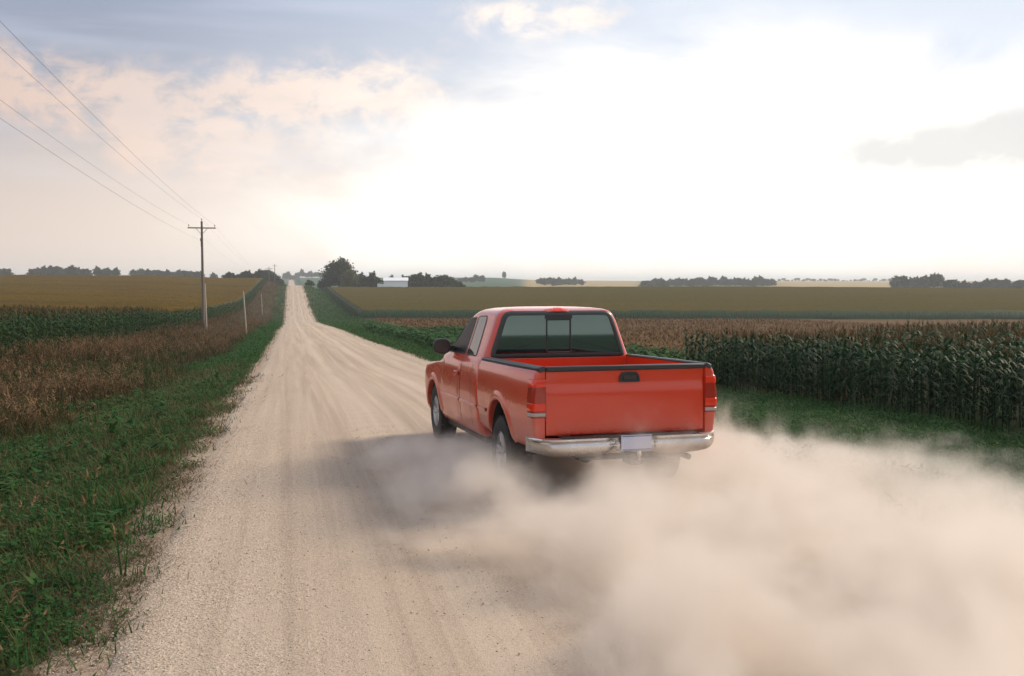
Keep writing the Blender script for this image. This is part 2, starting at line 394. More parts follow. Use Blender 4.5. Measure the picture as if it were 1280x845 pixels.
def weed_t(h_, n=14):
    parts = []
    for _ in range(4):
        bx, by = random.gauss(0, .12), random.gauss(0, .12); hh = h_*random.uniform(.6, 1.1); a = random.uniform(0, 6.28); up = random.uniform(1.2, 1.5)
        parts.append(strip((bx, by, 0), a, hh, .012, .03, 3, up, 0))
        tx, ty = bx+math.cos(a)*hh*math.cos(up), by+math.sin(a)*hh*math.cos(up)
        for _ in range(n):
            s_ = random.uniform(.35, 1.02)
            parts.append(strip((bx+(tx-bx)*s_, by+(ty-by)*s_, hh*s_*.97), random.uniform(0, 6.28), hh*random.uniform(.10, .22), .016, random.uniform(0,.5), 1, random.uniform(.2, 1.3), 1 if s_ > .68 else 0))
    return join(parts)
def corn_t(h_, leaves=13, segs=4, w=.085, tass=6):
    parts = [strip((-.012, 0, 0), 0, h_*.92, .035, 0, 2, 1.57, 0), strip((0, -.012, 0), 1.57, h_*.92, .035, 0, 2, 1.57, 0)]
    a = random.uniform(0, 6.28)
    for k in range(leaves):
        z = h_*(.10 + .80*k/leaves); a += math.pi + random.gauss(0, .35)
        L = random.uniform(.6, .9)*(1.1-.5*abs(k/leaves-.45))
        parts.append(strip((0, 0, z), a, L, w, random.uniform(.55, 1.1), segs, random.uniform(.85, 1.15), 0, random.uniform(-.9, .9)))
    for k in range(tass):
        parts.append(strip((0, 0, h_*.9), random.uniform(0, 6.28), random.uniform(.22, .36), .028, .2, 1, random.uniform(.9, 1.5), 1))
    return join(parts)

# ------------------------------------------------------------------ grass
def scatter_zone(name, fx, y0, y1, dens, temps, mats, size, label, cat, tilt=.15, keep=None, jitter=.35):
    """fx(y)->(x0,x1); dens(y) per m2; size(y)"""
    PX, PY, SC = [], [], []
    y_ = y0
    while y_ < y1:
        dy = max(.5, y_*.06); a, b = fx(y_+dy/2); n = int(max(0, (b-a))*dy*dens(y_))
        if n > 0:
            px = rng.uniform(a, b, n); py = rng.uniform(y_, y_+dy, n); PX.append(px); PY.append(py)
            SC.append(size(y_)*rng.uniform(1-jitter, 1+jitter, n))
        y_ += dy
    PX, PY, SC = map(np.concatenate, (PX, PY, SC))
    if keep is not None:
        k = keep(PX, PY); PX, PY, SC = PX[k], PY[k], SC[k]
    P = np.stack([PX, PY, H(PX, PY)], 1)
    o = scatter(name, temps, P, SC, mats, tilt)
    return tag(o, label, cat, kind='stuff')

eno = lambda y: np.sin(y*.83+1)*.6 + np.sin(y*2.1)*.5 + np.sin(y*4.7+2)*.35
clump = lambda x, y: np.clip(.5 + .9*wob(x, y, 1.3) + .5*wob(x+5, y+3, 3.1), 0.05, 1)
g_t = [tuft(14, .14, .009, up=(.4, 1.4)) for _ in range(6)] + [broadleaf(12, .10, .020) for _ in range(3)]
gd_t = [tuft(14, .13, .008, spread_=.08, up=(.1, .9)) for _ in range(5)]
vis = lambda x, y: np.abs(camXD(x, y)[0])/np.maximum(camXD(x, y)[1]+3, .1) < .66
scatter_zone('verge_grass', lambda y: (edge_left(y)-.8, RX0+.1), 3, 26, lambda y: 700*min(1, (7/max(y, 7))**1.3), g_t, [M['grass']],
             lambda y: 1.0+max(0, (y-7))*.045, 'short green grass on the verge left of the road', 'grass', keep=lambda x, y: vis(x, y) & (rng.random(len(x)) < np.clip(.5+clump(x, y), 0, 1)*(.04+.96*sst(RX0-.15+.3*eno(y), RX0-1.15+.3*eno(y*1.3), x))))
scatter_zone('verge_grass', lambda y: (edge_left(y)-.5, RX0-.3), 26, 430, lambda y: 60*(26/y)**1.9, g_t, [M['grass']],
             lambda y: 1.9+(y-26)*.02, 'green grass band beside the road running up the far hill on the left', 'grass', keep=vis)
scatter_zone('dry_verge_grass', lambda y: (edge_left(y)-.6, RX0-.5), 3, 40, lambda y: 90*min(1, (8/y)**1.3), [tuft(9, .24, .008, spread_=.12, up=(.6, 1.4)) for _ in range(5)], [M['grass_dry']],
             lambda y: 1.0+max(0, y-8)*.03, 'dead straw blades mixed through the left verge', 'grass', keep=vis)
scatter_zone('verge_weeds', lambda y: (edge_left(y)-.3, RX0-.35), 3, 30, lambda y: 5*min(1, (10/y)), [broadleaf(22, .34, .045) for _ in range(3)]+[tuft(18, .36, .014, spread_=.1) for _ in range(3)]+[weed_t(.34, 8)], [M['grass'], M['weed_head']],
             lambda y: 1.0+y*.01, 'taller leafy weeds poking out of the left verge', 'weeds', keep=vis)
scatter_zone('dry_verge_grass', lambda y: (RX0-2.0, RX0+.6), 2.8, 30, lambda y: 620*min(1, (7/max(y, 7))**1.4), gd_t, [M['grass_dry']],
             lambda y: .9+max(0, (y-7))*.05, 'dry trampled grass along the left edge of the gravel', 'grass',
             keep=lambda x, y: vis(x, y) & (rng.random(len(x)) < np.clip((.45+clump(x, y))*sst(RX0+.5+.45*np.sin(y*2.9)*np.sin(y*1.3), RX0-.6, x), 0, 1)))
scatter_zone('verge_grass', lambda y: (RX1+.05, 16.5), 8, 60, lambda y: 60*min(1, (12/y)**1.4), g_t, [M['grass']],
             lambda y: 1.8+max(0, y-10)*.03, 'green grass on the slope between the road and the right corn', 'grass', keep=vis)
scatter_zone('verge_grass', lambda y: (RX1+.1, 15.5), 60, 430, lambda y: 14*(60/y)**1.9, g_t, [M['grass']],
             lambda y: 3.2+(y-60)*.02, 'green grass slope right of the far climbing road', 'grass', keep=vis)
scatter_zone('ditch_weeds', lambda y: (8.0, 20.5), 38, 105, lambda y: 5, [tuft(22, .5, .03, spread_=.2) for _ in range(3)] + [broadleaf(26, .6, .10) for _ in range(3)], [M['grass']],
             lambda y: 1.9, 'mound of taller green weeds in the right ditch', 'weeds', keep=lambda x, y: vis(x, y) & (clump(x*.3, y*.3) > .25))
w_t = [weed_t(.6) for _ in range(6)] + [weed_t(.45, 18) for _ in range(3)]
scatter_zone('brown_weeds', lambda y: (-12.5, edge_left(y)+.15), 3, 55, lambda y: 15*min(1, (16/y)), w_t, [M['weed'], M['weed_head']],
             lambda y: 1.25+max(0, y-14)*.006, 'tall brown weeds in the ditch left of the green verge', 'weeds', keep=lambda x, y: vis(x, y) & (rng.random(len(x)) < np.clip(.25+1.3*wob(x+3, y, .33), .04, 1)))
scatter_zone('ditch_grass', lambda y: (-11, edge_left(y)+.1), 3, 90, lambda y: 30*min(1, (14/y)**1.3), [tuft(14, .3, .014, spread_=.1) for _ in range(4)], [foliage('olive_ditch_grass', (.052,.046,.016), (.085,.062,.026), (.035,.055,.016), scale=.5, fine=6, trans=.2)],
             lambda y: 1.1+max(0, y-12)*.02, 'olive brown grass between the brown weeds and the left corn', 'grass', keep=vis)
scatter_zone('ditch_grass', lambda y: (-9.5, edge_left(y)-.6), 12, 70, lambda y: 5*min(1, (20/y)), [tuft(26, .75, .022, spread_=.22) for _ in range(4)]+[broadleaf(30, .7, .06)], [foliage('green_ditch_grass', (.035,.060,.016), (.055,.075,.022), (.085,.075,.03), scale=.5, fine=6, trans=.2)],
             lambda y: 1.0, 'tall olive green grass standing among the brown weeds', 'grass', keep=lambda x, y: vis(x, y) & (wob(x+3, y, .33) < .1))
scatter_zone('brown_weeds', lambda y: (-10.5, edge_left(y)+.2), 55, 430, lambda y: 3.2*(55/y)**1.1, w_t, [M['weed'], M['weed_head']],
             lambda y: 1.2+(y-55)*.004, 'brown weeds on the bank beside the far road climb', 'weeds', keep=vis)

# ------------------------------------------------------------------ corn
def corn_block(name, pts, temps, mats, size, label):
    P = np.stack([pts[:, 0], pts[:, 1], H(pts[:, 0], pts[:, 1])], 1)
    SC = size*rng.uniform(.84, 1.08, len(P))*(1+.05*wob(pts[:, 0], pts[:, 1], .5))
    o = scatter(name, temps, P, SC, mats, .05)
    return tag(o, label, 'corn', kind='stuff')
def rows(x0, x1, y0, y1, dx, dy, jx=.06, jy=.08):
    gx, gy = np.meshgrid(np.arange(x0, x1, dx), np.arange(y0, y1, dy)); n = gx.size
    return np.stack([gx.ravel()+rng.normal(0, jx, n), gy.ravel()+rng.normal(0, jy, n)], 1)
c_hi = [corn_t(2.25) for _ in range(6)]; c_lo = [corn_t(2.1, 8, 2, .12, 4) for _ in range(4)]
p1 = rows(16.2, 19.5, 12, 39.5, .76, .20); p2 = rows(20.0, 60, 12, 58, .76, .62)
p2 = p2[(p2[:, 1] < 39.5 + np.clip((p2[:, 0]-19)*.8, 0, 20))]
pts = np.concatenate([p1, p2]); pts = pts[vis(pts[:, 0], pts[:, 1])]
corn_block('corn_field', pts, c_hi, [M['corn_leaf'], M['tassel']], .99, 'dark green standing corn beyond the dust on the right')
p1 = rows(-14.3, -11.0, 22, 97, .76, .26); p2 = rows(-60, -14.6, 22, 104, .95, .85)
pts = np.concatenate([p1, p2]); pts = pts[vis(pts[:, 0], pts[:, 1])]
dn_ = pts[:, 1] < 60
P = np.stack([pts[:, 0], pts[:, 1], H(pts[:, 0], pts[:, 1])], 1)
o = scatter('corn_field', c_hi[:4]+c_lo[:2], P, rng.uniform(.85, 1.06, len(P)), [M['corn_leaf_l'], M['tassel']], .05)
tag(o, 'green standing corn left of the brown weeds', 'corn', kind='stuff')

# far crops: a canopy sheet with ragged edges of real plants
def canopy(name, poly_x, D0, D1, height, top_mat, label, edge_mats, side='right', front=1):
    """region in world x / camera depth; the sheet lies at plant height"""
    if side == 'right': xg = np.array(spread(poly_x, 420, .8, 1.03))
    else: xg = -np.array(spread(-poly_x, 420, .8, 1.03))[::-1]
    dg = np.arange(D0, D1, 1.6)
    A, Dg = np.meshgrid(xg, dg); B = (Dg - A*ST)/CT
    Z = H(A, B).reshape(A.shape)
    n_ = .10*rng.normal(size=A.shape)
    top = Z + height - .12 + n_
    top[0, :] = Z[0, :] + .05; top[-1, :] = Z[-1, :]; 
    e = 0 if side == 'right' else -1
    top[:, e] = Z[:, e] + .05
    me = np_mesh(name, np.stack([A, B, top], -1).reshape(-1, 3), grid_quads(len(xg), len(dg)))
    k = len(dg)-1; mi = np.zeros((k, len(xg)-1), int); mi[0, :] = front
    if side == 'right': mi[:, 0] = 1
    else: mi[:, -1] = 1
    me.polygons.foreach_set('material_index', mi.ravel().astype(np.int32))
    o = link(name, me, [top_mat, edge_mats[0]]); tag(o, label, 'crop field', kind='stuff')
    # ragged plants standing along the two visible edges, kept in the same field
    return o
M['edge_dark'] = foliage('crop_edge_leaves', (.018,.045,.020), (.028,.058,.022), (.04,.065,.025), scale=.6, fine=3)
canopy('crop_field', 15.6, 232, 446, 1.95, M['canopy_olive'], 'broad olive brown crop field on the far right hillside', [M['edge_dark']])
canopy('crop_field', -11.0, 97, 452, 1.9, M['canopy_gold'], 'golden brown crop field on the left hillside', [M['edge_dark']], 'left', 0)
# plants of the far field's edge
ex = np.arange(15.2, 190, .42); P1 = []
for k in range(3):
    yy_ = ((231.2 - .76*k) - ex*ST)/CT; P1.append(np.stack([ex+rng.normal(0, .1, len(ex)), yy_+rng.normal(0, .1, len(ex))], 1))
ey = np.arange(232, 440, .5)
for k in range(2): P1.append(np.stack([np.full(len(ey), 15.1-.5*k)+rng.normal(0, .1, len(ey)), (ey-15*ST)/CT], 1))
P1 = np.concatenate(P1); P1 = P1[vis(P1[:, 0], P1[:, 1])]
corn_block('crop_edge', P1, c_lo, [M['edge_dark'], M['canopy_olive']], .93, 'dark green plant edge facing the road of the far right crop field')
ey = np.concatenate([np.arange(96, 150, .28), np.arange(150, 440, .6)])
P1 = np.concatenate([np.stack([np.full(len(ey), -10.2-.7*k)+rng.normal(0, .15, len(ey)), ey+rng.normal(0, .15, len(ey))], 1) for k in range(3)])
corn_block('crop_edge', P1, c_lo, [M['corn_leaf_l'], M['canopy_gold']], .9, 'green plant edge facing the road of the left golden field')

# stubble of the harvested strip
st_t = [join([strip((random.gauss(0, .2), random.gauss(0, .2), 0), random.uniform(0, 6.28), random.uniform(.12, .3), .05, .1, 1, random.uniform(.3, 1.5), 0) for _ in range(7)]) for _ in range(4)]
M['stubble'] = foliage('stubble_straw', (.130,.062,.014), (.165,.085,.024), (.070,.045,.012), scale=.15, fine=3)
scatter_zone('stubble', lambda y: (17.8 if y > 110 else 20.5, 110), 40, 225, lambda y: 2.4*(40/y)**1.2, st_t, [M['stubble']], lambda y: 1.2+(y-40)*.01,
             'orange brown stubble of the harvested strip behind the truck', 'stubble', keep=vis)

# ------------------------------------------------------------------ trees
def crown_mesh(name, blobs, n, leaf, mi_mat):
    V, Q = [], []
    tot = sum(b[3]*b[4] for b in blobs)
    for (bx, by, bz, br, bh) in blobs:
        k = int(n*br*bh/tot)
        d = rng.normal(size=(k, 3)); d /= np.linalg.norm(d, axis=1)[:, None]
        lump = 1 + .34*np.sin(d[:, 0]*5+bx)*np.cos(d[:, 2]*6+bz) + .15*np.sin(d[:, 1]*9+by)
        r = (rng.random(k)**.55)*lump*rng.uniform(.85, 1.18, k)
        P = np.stack([bx+d[:, 0]*br*r, by+d[:, 1]*br*r, bz+d[:, 2]*bh*r], 1)
        a = rng.normal(size=(k, 3)); a /= np.linalg.norm(a, axis=1)[:, None]
        b_ = np.cross(a, rng.normal(size=(k, 3))); b_ /= np.linalg.norm(b_, axis=1)[:, None]
        s_ = leaf*rng.uniform(.6, 1.3, k)[:, None]
        base = sum(len(v) for v in V)
        V.append(np.stack([P-a*s_-b_*s_*.6, P+a*s_-b_*s_*.6, P+a*s_+b_*s_*.6, P-a*s_+b_*s_*.6], 1).reshape(-1, 3))
        Q.append(np.arange(k*4).reshape(-1, 4)+base)
    me = np_mesh(name, np.concatenate(V), np.concatenate(Q)); me.materials.append(mi_mat)
    return me
def trunk_mesh(h_, r, limbs):
    b = MB(); b.tube([(0, 0, -.6), (.05*h_*.3, 0, h_*.3), (0, .03*h_, h_*.6)], [r, r*.75, r*.4], 7)
    for a, z, L, up in limbs:
        b.tube([(0, 0, z), (math.cos(a)*L*.5, math.sin(a)*L*.5, z+up*.6), (math.cos(a)*L, math.sin(a)*L, z+up)], [r*.4, r*.28, r*.12], 5)
    me = bpy.data.meshes.new('trunk'); me.from_pydata(b.v, [], b.f); me.materials.append(M['bark']); return me
def blobs_round(h_, w, n, low=.12):
    out = []
    for k in range(n):
        a = k*2.4+random.random(); t_ = (k+.5)/n; z = h_*(low+.12+(.88-low-.12)*t_)
        rr = w*.5*math.sin(math.pi*min(.95, max(.18, .25+.62*t_)))
        out.append((math.cos(a)*rr*.55, math.sin(a)*rr*.55, z*.93, max(.12*w, rr*.62), h_*random.uniform(.11, .17)))
    return out
LIMB = [(.3, 3.5, 2.4, 2), (2.2, 4, 2.6, 2.5), (4.1, 4.6, 2.2, 2.4), (5.4, 3.2, 2.4, 1.8)]
protos = {}
for nm, h_, w, nb, leaf, nn, mt in (('big', 13.5, 12.5, 22, .30, 9000, 'leaf_dark'), ('pale', 10.5, 8.5, 15, .28, 5000, 'leaf_pale'), ('round', 8, 7.5, 11, .30, 2600, 'leaf_dark'),
                                ('low', 6, 8, 9, .32, 2000, 'leaf_dark'), ('tall', 9.5, 5.2, 11, .30, 2200, 'leaf_dark'), ('bush', 3, 4, 6, .24, 1000, 'leaf_dark'), ('wide', 7.5, 10.5, 13, .34, 2800, 'leaf_dark')):
    cm = crown_mesh('crown', blobs_round(h_, w, nb, .02 if nm in ('low', 'bush', 'round') else .12), nn, leaf, M[mt])
    protos[nm] = (cm, trunk_mesh(h_, .035*h_, [(a, z*h_/10, L*w/11, up*h_/10) for a, z, L, up in LIMB]))
def tree(kind, u, D, yb, sc, label, group=None, ht=None, wd=1.0):
    """kind at image column / distance; base on the ground"""
    x, y = W2(u, D); z = h1(x, y)
    t_ = empty('bush' if kind == 'bush' else 'tree', (x, y, z), random.uniform(0, 6.28))
    sc *= 1.27; t_.scale = (sc*wd, sc*wd, sc)
    for nm, me in (('crown', protos[kind][0]), ('trunk', protos[kind][1])):
        o = bpy.data.objects.new(nm, me); COL.objects.link(o); o.parent = t_
    tag(t_, label, 'bush' if kind == 'bush' else 'tree', group)
    return t_
# farm trees left and right of the white barn
tree('big', 425, 500, 0, 1.0, 'tallest dark tree at the top of the hill right of the road')
tree('pale', 437, 492, 0, .85, 'yellow green tree leaning against the tallest dark tree')
tree('tall', 410, 505, 0, .72, 'small dark tree at the left foot of the tallest tree')
tree('round', 404, 500, 0, .62, 'low dark tree nearest the side road at the crest')
g_ = 'dark trees between the tallest tree and the white barn'
for u_, s_, k_ in ((449, .95, 'round'), (457, .85, 'round'), (466, .86, 'tall'), (472, .78, 'round')): tree(k_, u_, 505, 0, s_, 'dark tree between the tallest tree and the white barn', g_)
g_ = 'trees rising behind the white barn'
for u_, s_, k_ in ((488, .9, 'round'), (497, .85, 'wide'), (507, .9, 'round'), (514, .95, 'round')): tree(k_, u_, 545, 0, s_, 'dark tree rising behind the white barn roof', g_)
g_ = 'trees right of the white barn'
for u_, s_, k_ in ((522, .98, 'round'), (529, .85, 'round'), (535, .80, 'tall'), (542, .8, 'low')): tree(k_, u_, 515, 0, s_, 'dark tree close to the right of the white barn', g_)
tree('wide', 553, 512, 0, .95, 'broad round dark tree right of the white barn')
for u_, s_, k_ in ((566, .85, 'low'), (573, .7, 'low')): tree(k_, u_, 520, 0, s_, 'low dark tree at the right end of the farm grove', 'low trees ending the farm grove')
tree('bush', 388, 438, 0, .8, 'small green bush beside the side road junction')
# hedge and trees left of the far road
g_ = 'dark trees left of the road crest'
for k in range(14):
    u_ = 285+k*4.9+random.uniform(-1, 1); tree(random.choice(['low', 'round', 'wide']), u_, 520+k*4, 0, .55+.03*k*(1 if k < 11 else .75)+random.uniform(-.05, .05), 'dark tree of the hedge left of the road crest', g_)
# bluish trees on the farthest rise behind the road
g_ = 'trees on the far rise behind the road'
for k, (u_, s_) in enumerate(((357,1.5),(361,1.6),(366,1.2),(372,1.4),(378,1.6),(383,1.2),(388,1.5),(393,1.0),(397,1.3),(402,1.1))):
    tree(('round', 'tall', 'wide')[k % 3], u_, 1650+random.uniform(-60, 60), 0, s_*.8, 'hazy tree on the far rise behind the road', g_)
# left horizon
def line(u0, u1, n, D, sc, label, group, kinds=('round', 'wide', 'low', 'round'), dz=60, j=.18):
    for k in range(n):
        tree(random.choice(kinds), u0+(u1-u0)*(k+.5)/n+random.uniform(-1.2, 1.2), D+random.uniform(-dz, dz), 0, sc*random.uniform(1-j, 1+j), label, group)
line(-30, 14, 5, 900, 1.0, 'hazy tree at the left end of the left horizon', 'trees at the left end of the horizon')
line(40, 112, 13, 900, .98, 'hazy tree in the long horizon row left of the pole', 'trees in the long row on the left horizon', j=.12)
for u_, s_ in ((124, 1.05), (134, .95), (145, .95)): tree('round', u_, 900, 0, s_, 'separate hazy tree right of the long left row', 'separate trees on the left horizon')
line(166, 252, 20, 950, .85, 'hazy tree in the dense wood behind the utility pole', 'trees of the wood behind the utility pole', j=.07)
tree('round', 268, 950, 0, .75, 'single hazy tree just right of the utility pole')
# right horizon
tree('tall', 630, 1450, 0, 1.0, 'lone hazy tree on the teal hill right of the farm')
line(572, 606, 5, 1200, .8, 'hazy tree on the hill edge above the farm grove', 'trees on the hill above the farm grove')
line(672, 728, 9, 1150, .95, 'dark tree in the short row above the truck cab', 'trees in the short row above the truck cab')
line(802, 836, 7, 1000, .85, 'tree in the lower left end of the middle wood', 'trees at the low end of the middle wood')
line(834, 968, 26, 1050, 1.02, 'tree of the middle wood right of the truck', 'trees of the middle wood', j=.2)
line(972, 1112, 36, 2100, .55, 'tiny hazy tree on the distant tan ridge', 'tiny trees on the distant tan ridge', kinds=('low', 'wide'), dz=120, j=.5)
line(1118, 1178, 13, 820, 1.08, 'tall tree in the right wood above the corn', 'tall trees of the right wood', ('wide', 'round', 'tall'), j=.12)
line(1180, 1300, 24, 760, .80, 'lower tree of the right wood running out of the picture', 'lower trees of the right wood', j=.15)

# ------------------------------------------------------------------ barn
bx_, by_ = W2(495, 500); bz_ = h1(bx_, by_) + .9
barn = empty('barn', (bx_, by_, bz_), -TH+R(6))
tag(barn, 'long white steel barn with a low gable roof among dark trees', 'barn')
L_, Wd, hw, hr = 5.9, 4.2, 4.0, 5.4
b = MB(); b.add([(-L_,-Wd,-1.5),(L_,-Wd,-1.5),(L_,Wd,-1.5),(-L_,Wd,-1.5),(-L_,-Wd,hw),(L_,-Wd,hw),(L_,Wd,hw),(-L_,Wd,hw),(-L_,0,hr),(L_,0,hr)],
                [(0,1,5,4),(2,3,7,6),(0,4,8,7,3),(1,2,6,9,5),(0,3,2,1)])
b.build('wall', M['white_steel'], barn)
b = MB()
for s_ in (-1, 1):
    b.add([(-L_-.3,s_*(Wd+.4),hw-.12),(L_+.3,s_*(Wd+.4),hw-.12),(L_+.3,0,hr+.03),(-L_-.3,0,hr+.03),(-L_-.3,s_*(Wd+.4),hw+.02),(L_+.3,s_*(Wd+.4),hw+.02),(L_+.3,0,hr+.2),(-L_-.3,0,hr+.2)],
          [(0,1,2,3),(4,5,6,7),(0,1,5,4),(0,3,7,4),(1,2,6,5)])
b.build('roof', M['roof_steel'], barn)
MB().box(-L_-.06, -L_-.01, -1.6, 1.6, 0, 3.4).build('door', M['door_steel'], barn)
MB().box(-L_-3.2, -L_-.1, -1.8, 2.4, -1.5, 2.4).add([(-L_-3.3,-1.9,2.3),(-L_-.08,-1.9,3.2),(-L_-.08,2.5,3.2),(-L_-3.3,2.5,2.3),(-L_-3.3,-1.9,2.45),(-L_-.08,-1.9,3.35),(-L_-.08,2.5,3.35),(-L_-3.3,2.5,2.45)],
     [(0,1,2,3),(4,5,6,7),(0,1,5,4),(1,2,6,5),(2,3,7,6),(3,0,4,7)]).build('lean_to', M['white_steel'], barn)

# ------------------------------------------------------------------ poles, posts, wires
def pole_at(u, D, ztop, label, arm=1.5):
    x, y = W2(u, D); z = h1(x, y); Hh = ztop - z
    p_ = empty('utility_pole', (x, y, z)); tag(p_, label, 'utility pole')
    MB().tube([(0, 0, -.8), (0, 0, Hh*.5), (0, 0, Hh)], [.17, .145, .11], 12).build('pole_shaft', M['wood'], p_, 40)
    za = Hh - .75
    MB().box(-arm, arm, -.17, -.06, za-.07, za+.06).build('crossarm', M['wood'], p_, bevel=.01)
    b = MB()
    for s_ in (-1, 1): b.tube([(0, -.19, za-.75), (s_*.62, -.19, za-.06)], .025, 6)
    b.build('brace', M['wood'], p_)
    for s_ in (-arm+.12, 0, arm-.12):
        zb = za+.06 if s_ else Hh
        b = MB(); b.tube([(s_, -.11 if s_ else 0, zb), (s_, -.11 if s_ else 0, zb+.14), (s_, -.11 if s_ else 0, zb+.16), (s_, -.11 if s_ else 0, zb+.30)], [.02, .02, .06, .045], 8)
        b.build('insulator', M['insul'], p_, 40)
    MB().box(-.2, -.11, -.1, .1, za-1.45, za-1.15).tube([(-.13, 0, za-1.3), (-.13, .0, za-2.1)], .02, 5).build('bracket', M['insul'], p_)
    return Vector((x, y, z)), Hh
P1_, H1_ = pole_at(254, 112, 9.05, 'tall wooden utility pole with a crossarm on the left', 1.5)
P2_, H2_ = pole_at(337, 385, 2.15+20.5*385/F, 'distant utility pole, the nearer of the two by the crest', 1.3)
P3_, H3_ = pole_at(344, 500, 2.15+23.5*500/F, 'farther distant utility pole standing beyond the road crest', 1.3)
def wire(a, b_, sag, r, label, n=40):
    a, b_ = Vector(a), Vector(b_); m = MB()
    pts = [a.lerp(b_, k/n) - Vector((0, 0, sag*4*(k/n)*(1-k/n))) for k in range(n+1)]
    m.tube(pts, r, 5, cap=False)
    o = m.build('power_line', M['wire'], None, 180); return tag(o, label, 'power line')
arms = [(-1.38, H1_-.75+.36, 11.1, 'left arm wire, ', ), (0, H1_+.3, 11.9, ''), (1.38, H1_-.75+.36, 11.4, ''), (-.13, H1_-2.1, 9.6, '')]
lab = ['power line from the left end of the crossarm towards the viewer', 'power line from the pole top towards the viewer',
       'uppermost power line from the right end of the crossarm towards the viewer', 'lowest power line hung beneath the crossarm']
for (dx, dz, zc, _), lb in zip(arms, lab):
    wire((P1_.x+dx, -8, zc), (P1_.x+dx, P1_.y-.1, P1_.z+dz), .9, .007, lb)
for (dx, dz, zc, _), lb in zip(arms[:3], ('far span wire on the left arm side of the pole', 'far span wire from the top of the pole', 'far span wire on the right arm side of the pole')):
    wire((P1_.x+dx, P1_.y-.1, P1_.z+dz), (P2_.x+dx*.87, P2_.y, P2_.z+H2_-(.4 if dx else -.3)), 3.0, .005, lb)
def post(u, D, px, lean, label):
    x, y = W2(u, D); z = h1(x, y); hh = px*D/F
    m = MB(); m.tube([(0, 0, -.5), (lean*.5, 0, hh*.5), (lean, 0, hh)], [.085, .08, .07], 10)
    o = m.build('pale_post', M['pale_wood'], None, 40); o.location = (x, y, z)
    tag(o, label, 'post', 'slender pale posts along the left verge'); return o
post(258, 103, 59, -.10, 'slender pale post standing in front of the utility pole')
post(308, 110, 55, -.3, 'slender pale post leaning between the utility pole and the road')
post(328, 230, 28, -.2, 'slender pale post farthest up the left verge')

# ------------------------------------------------------------------ the pickup truck
TRX, TRY, TYAW = 0, 0, 0
TR_SL = .280                                     # heading, as sideways per forward in camera axes
nrm = math.hypot(1, TR_SL); fX, fD = -TR_SL/nrm, 1/nrm; rX, rD = fD, -fX
cX, cD = .196 + rX*.95, 9.36 + rD*.95          # middle of the tailgate
tx_, ty_ = cX*CT + cD*ST, -cX*ST + cD*CT
dirw = Vector((fX*CT + fD*ST, -fX*ST + fD*CT))
truck = empty('pickup_truck', (tx_+dirw.x*1.5, ty_+dirw.y*1.5, 0.0), math.atan2(-dirw.x, dirw.y))
tag(truck, 'dusty red extended cab pickup truck driving away on the gravel road', 'pickup truck')
OY = 1.5                                         # tailgate plane is at local y = -1.5; build with y=0 there, shift at the end
parts_body = []
def keep(o): parts_body.append(o); return o

def rrect(hw_, y0, y1, r0, r1, n=7, ns=10):
    """plan ring: rear corners radius r0, front corners r1"""
    pts = []
    def arc(cx, cy, r, a0, a1): return [(cx+r*math.cos(a0+(a1-a0)*k/n), cy+r*math.sin(a0+(a1-a0)*k/n)) for k in range(n+1)]
    def seg(a, b_): return [(a[0]+(b_[0]-a[0])*k/ns, a[1]+(b_[1]-a[1])*k/ns) for k in range(1, ns)]
    A = arc(hw_-r0, y0+r0, r0, -math.pi/2, 0); B = arc(hw_-r1, y1-r1, r1, 0, math.pi/2)
    C = arc(-hw_+r1, y1-r1, r1, math.pi/2, math.pi); Dd = arc(-hw_+r0, y0+r0, r0, math.pi, 1.5*math.pi)
    pts = A + seg(A[-1], B[0]) + B + seg(B[-1], C[0]) + C + seg(C[-1], Dd[0]) + Dd + seg(Dd[-1], A[0])
    return pts
def loft(rings):
    n = len(rings[0]); V = [p for r in rings for p in r]; Fc = []
    for i in range(len(rings)-1):
        for k in range(n): Fc.append((i*n+k, i*n+(k+1)%n, (i+1)*n+(k+1)%n, (i+1)*n+k))
    Fc.append(tuple(range(n))[::-1]); Fc.append(tuple(range((len(rings)-1)*n, len(rings)*n)))
    return V, Fc
zl = [.38,.40,.45,.6,.8,.95,1.04,1.09,1.115,1.14,1.19,1.235,1.265,1.3,1.5,1.68,1.735,1.78,1.815,1.84,1.858,1.868,1.873]
Wz = lambda z: float(np.interp(z, [.38,.40,.45,.6,.8,.95,1.08,1.19,1.235,1.265,1.3,1.5,1.68,1.735,1.78,1.815,1.84,1.858,1.868,1.873],
                               [.89,.92,.945,.972,.985,.985,.972,.952,.938,.905,.885,.812,.748,.728,.705,.672,.62,.53,.40,.22]))
y0z = lambda z: float(np.interp(z, [.38,1.25,1.3,1.68,1.80,1.825,1.845,1.860,1.873], [2.10,2.10,2.105,2.1146,2.1186,2.148,2.24,2.45,2.75]))
y1z = lambda z: float(np.interp(z, [.38,.45,.8,1.0,1.06,1.09,1.115,1.14,1.19,1.235,1.3,1.68,1.735,1.78,1.815,1.84,1.858,1.873], [5.45,5.5,5.52,5.5,5.42,5.25,4.95,4.55,4.38,4.30,4.2,3.64,3.55,3.46,3.38,3.3,3.2,3.0]))
def rz_(z): return (.07, .28) if z < 1.2 else (.09, .2) if z < 1.7 else (.11, .2)
V, Fc = loft([[(x, y, z) for x, y in rrect(Wz(z), y0z(z), y1z(z), min(rz_(z)[0], Wz(z)*.9), min(rz_(z)[1], Wz(z)*.8, (y1z(z)-y0z(z))*.4))] for z in zl])
cab_bvh = BVHTree.FromPolygons([Vector(v) for v in V], Fc)
body = MB().add(V, Fc).build('body', M['paint'], truck)
